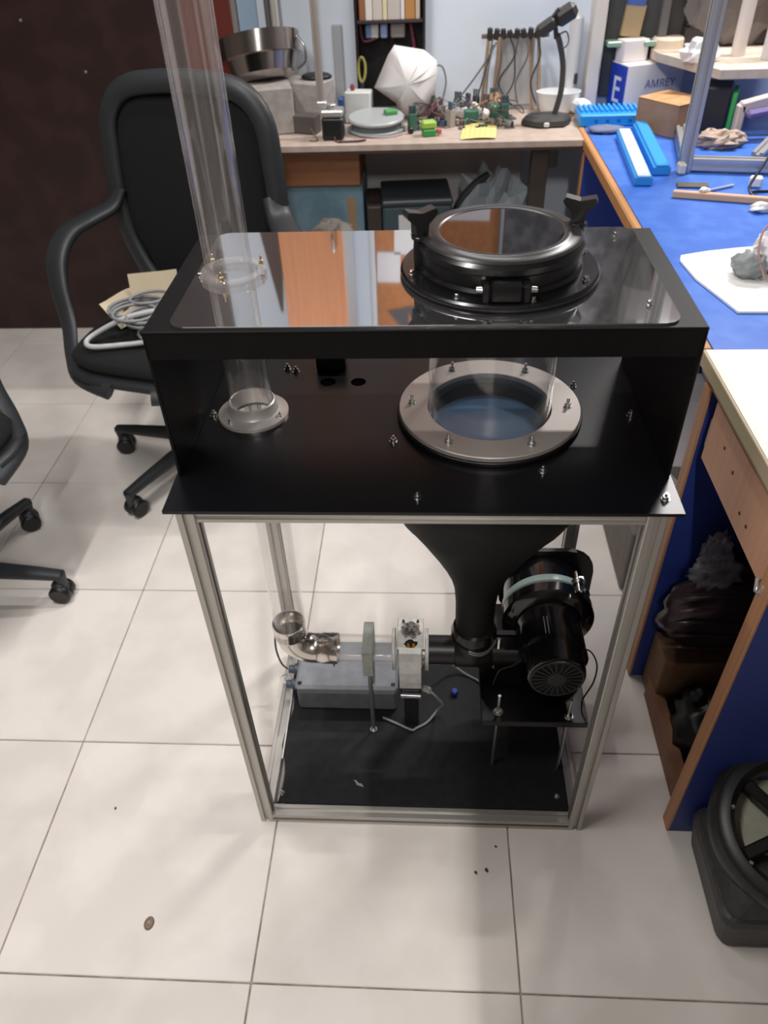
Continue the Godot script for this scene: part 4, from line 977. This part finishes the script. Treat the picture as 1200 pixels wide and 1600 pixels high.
	for q in [[-.07, .02, "6f86b4"], [-.052, .026, "c5c2bb"], [-.022, .022, "8fa2cc"], [.022, .045, "8a8280"]]:
		lob("hanging_clip", bx(V(q[0], .193, .022), V(q[1], .042, .02), .004), mat(q[2], .5), ca)
	var pc := ["a8714a", "efe9e4", "d9cfc7", "e9dfb4", "cfc7c0", "ece6e6", "c08a50", "d8c4b4"]
	var wd := [.018, .022, .030, .014, .040, .012, .032, .014]
	var bxp := -.096
	for k in 8:
		top("file_binder", span(V(.17 + bxp, 1.0535, -2.385), V(.17 + bxp + wd[k] - .0008, 1.0535 + .21 + .006 * (k % 3), -2.345), .001), mat(pc[k], .6), ["tan folder at the left end of the cabinet shelf", "wide white folder next to the tan folder in the cabinet", "beige folder left of the pale yellow one in the cabinet", "narrow pale yellow folder in the cabinet", "widest greyish folder in the cabinet", "narrow white folder right of the widest one in the cabinet", "orange tan folder near the right end of the cabinet shelf", "pale folder at the right end of the cabinet shelf"][k], "folder", "folders on the cabinet shelf")
		bxp += wd[k] + .001

func overhead() -> void:
	# fittings high on the back wall, seen mirrored in the hood
	var wc := thing("overhead_cabinet", "orange brown wooden wall cabinet with a chrome handle, mirrored in the hood", "cabinet", V(-.10, 1.45, -2.21))
	lob("carcass", span(V(-.107, 0, -.188), V(.108, .95, .148), .002), mat("a9adb0", .5), wc)
	var dr := lob("door", span(V(-.107, .003, .149), V(.108, .947, .166), .002), wood("cabdoor", "c87a42", "d4884c", "y", .45), wc)
	lob("handle", tb(smooth_path(P3([.078, .08, .167, .078, .08, .19, .078, .14, .19, .078, .14, .167]), 4), .005, 8), mat("dcdcda", .15, 1.0), dr)
	top("brown_drape", extrude(mb(), PackedVector2Array([Vector2(-.36, 1.42), Vector2(-.270, 1.42), Vector2(-.262, 1.66), Vector2(-.293, 1.98), Vector2(-.30, 1.98), Vector2(-.350, 1.60)]), .012, at(0, 0, -2.395)), mat("5d4238", .7), "brown pointed board hung on the wall beside the overhead cabinet", "board")
	struct("trim_6", span(V(.070, 1.42, -2.398), V(.088, 2.6, -2.38), .002), mat("d9dde2", .4))
	var cb := thing("cork_board", "brown pin board with white papers on the wall above the bench", "board", V(.33, 1.9, -2.385))
	lob("board_panel", span(V(-.24, -.45, -.012), V(.225, .45, .0), .002), mottled("cork", "b4713c", "bf7d46", 6.0, .8, 61), cb)
	for p in [[-.19, -.10, .09, .12], [-.125, -.24, .08, .18], [.10, -.28, .18, .22]]: lob("pinned_paper", bx(V(p[0], p[1], .0012), V(p[2], p[3], .0016), 0.0, rz(2)), mat("e6e4e6", .7), cb)
	lob("dark_pennant", extrude(mb(), PackedVector2Array([Vector2(-.20, .08), Vector2(-.11, .20), Vector2(-.12, .08), Vector2(-.07, .18), Vector2(-.04, .05)]), .002, at(0, 0, .0005)), mat("4a4a4f", .7), cb)
	top("grey_wall_panel", span(V(.57, 1.42, -2.398), V(1.72, 2.6, -2.37), .003), mottled("gwp", "434346", "6a696b", 2.2, .5, 62), "grey cloudy wall panel right of the pin board", "panel")
	top("wrapped_wall_unit", blob(mb(), V(1.15, 1.95, -2.3), V(.16, .45, .09), .3, 63, 2.0, 24, false), mat("4f4b4a", .5), "wall unit shrouded in grey film above the blue desk", "unit")
	# added blocker in cupboard form behind the viewer, casts the front right shadow
	var tc := thing("shadow_blocker", "added plain grey shadow blocker shaped like a cupboard behind the viewer", "cupboard", V(.72, 0, .80))
	lob("carcass", span(V(-.345, .004, -.17), V(.345, 1.58, .25), .004), mat("8e8a86", .6), tc)
	for s in [-1, 1]:
		var q := lob("door", span(V(.002 if s > 0 else -.342, .06, -.19), V(.342 if s > 0 else -.002, 1.56, -.171), .003), mat("97938e", .55), tc)
		lob("handle", tb([V(.03 * s, .85, -.2), V(.03 * s, 1.0, -.2)], .006, 8), mat("b9b9b6", .3, .8), q)

func hub_device() -> void:
	# black moulded case with a spoked ring, bottom right
	var pl := mottled("moulded", "353534", "3f3f3e", 8.0, .5, 65)
	var t := thing("spoked_case", "black moulded plastic case with a spoked ring standing on the floor by the desk", "case", V(.905, 0, -.182))
	var st := mb()
	# tapered body: lower block, belt and sloping top, built ring by ring
	var lev := [[.0, .108, .090, .003], [.010, .116, .097, .002], [.085, .128, .102, .0], [.100, .126, .100, .0], [.104, .121, .096, .0], [.108, .121, .096, .0], [.125, .112, .092, -.001], [.150, .104, .086, -.002], [.155, .08, .08, -.003]]
	var rr := []
	for l in lev:
		var q := []
		for p in rrect(l[1] * 2, l[2] * 2, .022, 4): q.append(V(p.x, l[0], -p.y + l[3]))
		rr.append(q)
	for i in rr.size() - 1:
		grp += 1; st.set_smooth_group(-1)
		for k in rr[i].size():
			var n: int = (k + 1) % rr[i].size()
			quad(st, rr[i][k], rr[i][n], rr[i + 1][n], rr[i + 1][k])
	for k in range(1, rr[0].size() - 1):
		tri(st, rr[0][0], rr[0][k + 1], rr[0][k]); tri(st, rr[-1][0], rr[-1][k], rr[-1][k + 1])
	lob("body", st, pl, t)
	# the ring faces up and to the front
	var X := Transform3D((rz(6) * rx(16)).scaled(V(.80, .80, .80)), V(-.005, .195, -.012))
	var rg := lob("ring", lt(v2([.118, -.05, .150, -.05, .166, -.03, .170, .0, .164, .022, .150, .034, .134, .036, .128, .026, .122, .02, .118, .0, .118, -.05]), 56, X), mat("262626", .42), t)
	lob("groove_line", lt(ring(.1575, .1600, .024, .0295) + [Vector2(.1575, .024)], 56, X), mat("141414", .6), rg)
	lob("inner_disc", lt(disc(.119, -.04, -.034), 40, X), mottled("cream", "a9a795", "b7b5a4", 5.0, .6, 66), rg)
	for k in 5:
		var a := TAU * k / 5 + .25
		lob("spoke", bx(X * V(.072 * cos(a), .0, .072 * sin(a)), V(.11, .03, .026), .004, X.basis * Basis(Vector3.UP, -a)), mat("1d1d1d", .4), rg)
	lob("spoke_hub", lt(disc(.030, -.02, .022, .004), 28, X), mat("1b1b1b", .4), rg)
	for a in [150.0, 95.0, 200.0]: lob("rim_screw", bolt(mb(), X * V(.128 * cos(deg_to_rad(a)), .027, .128 * sin(deg_to_rad(a))), .004, 0.0, X.basis), mat("b5b5b5", .3, .7), rg)
	lob("latch_pocket", bx(V(-.055, .145, .094), V(.03, .04, .012), .004, rx(-30)), mat("4a5055", .3), t)

func floor_bits() -> void:
	var n := thing("brown_nut", "small brown round stud lying alone on the floor tile", "stud", V(-.2, .0006, -.087))
	lob("base", lathe(mb(), v2([0, 0, .0085, 0, .0100, .002, .0085, .0042, 0, .0052]), 18, Transform3D(Basis.IDENTITY.scaled(V(.9, 1, 1.15)), Vector3.ZERO)), mat("7d6a5a", .5), n)
	lob("dimple", lt(disc(.0035, .0050, .0060, .0005), 12, at(.001, 0, 0)), mat("9a8878", .45), n)
	var cr := [[.405, -.20, .003], [.385, -.195, .0025], [.425, -.245, .002], [-.06, -.40, .002], [.80, .07, .003], [-.33, -.30, .002]]
	for c in cr:
		top("grit", blob(mb(), V(c[0], .001 + c[2] * .4, c[1]), V(c[2], c[2] * .5, c[2] * 1.3), .5, 77, 3.0, 10, false), mat("4a423b", .8), ["tiny dark grit grain beside the tile joint in front of the rig", "tiny grit grain just left of the darkest grain in front of the rig", "smallest grit grain in front of the rig's bottom rail", "tiny grit grain on the floor left of the rig's front foot", "tiny grit grain on the floor below the spoked case", "tiny grit grain on the bare tile far left of the rig"][cr.find(c)], "grit", "grit grains on the floor")

func _ready() -> void:
	rng.seed = 7
	var cam := Camera3D.new(); cam.name = "camera"
	cam.transform = Transform3D(Basis(Vector3(.99837901, -.03318514, -.04623966), Vector3(-.00496408, .75856095, -.65158318), Vector3(.05669848, .6507565, .7571666)), Vector3(.2914177, 1.4220605, .4359235))
	cam.fov = 68.27; cam.near = .02; cam.far = 50.0
	var ca := CameraAttributesPhysical.new()
	ca.frustum_focal_length = 17.70; ca.frustum_near = .02; ca.frustum_far = 50.0; ca.frustum_focus_distance = 1.2; ca.exposure_aperture = 3.2
	cam.attributes = ca
	add_child(cam); cam.current = true
	var we := WorldEnvironment.new(); we.name = "environment"
	var e := Environment.new()
	e.background_mode = Environment.BG_COLOR; e.background_color = Color(.02, .02, .02)
	e.tonemap_mode = Environment.TONE_MAPPER_LINEAR; e.tonemap_exposure = 0.78
	e.sdfgi_enabled = true; e.ssao_enabled = true; e.ssil_enabled = true
	we.environment = e; add_child(we)
	ceiling_lamp(-.60, -.15, true, 3.9, "tube lamp on the ceiling over the office chairs")
	ceiling_lamp(.374, 1.80, true, 5.7, "tube lamp on the ceiling behind the viewer", .6)
	ceiling_lamp(1.38, -2.15, false, 5.0, "tube lamp hanging low over the back of the blue desk", .6, 2.34)
	ceiling_lamp(.15, -1.45, false, 2.3, "added fill lamp on the ceiling in front of the workbench")  # added fill that brightens the back wall
	room()
	rig()
	hatch()
	rig_extras()
	chairs()
	desk()
	under_desk()
	bench()
	hub_device()
	desk_items()
	bench_items()
	overhead()
	floor_bits()
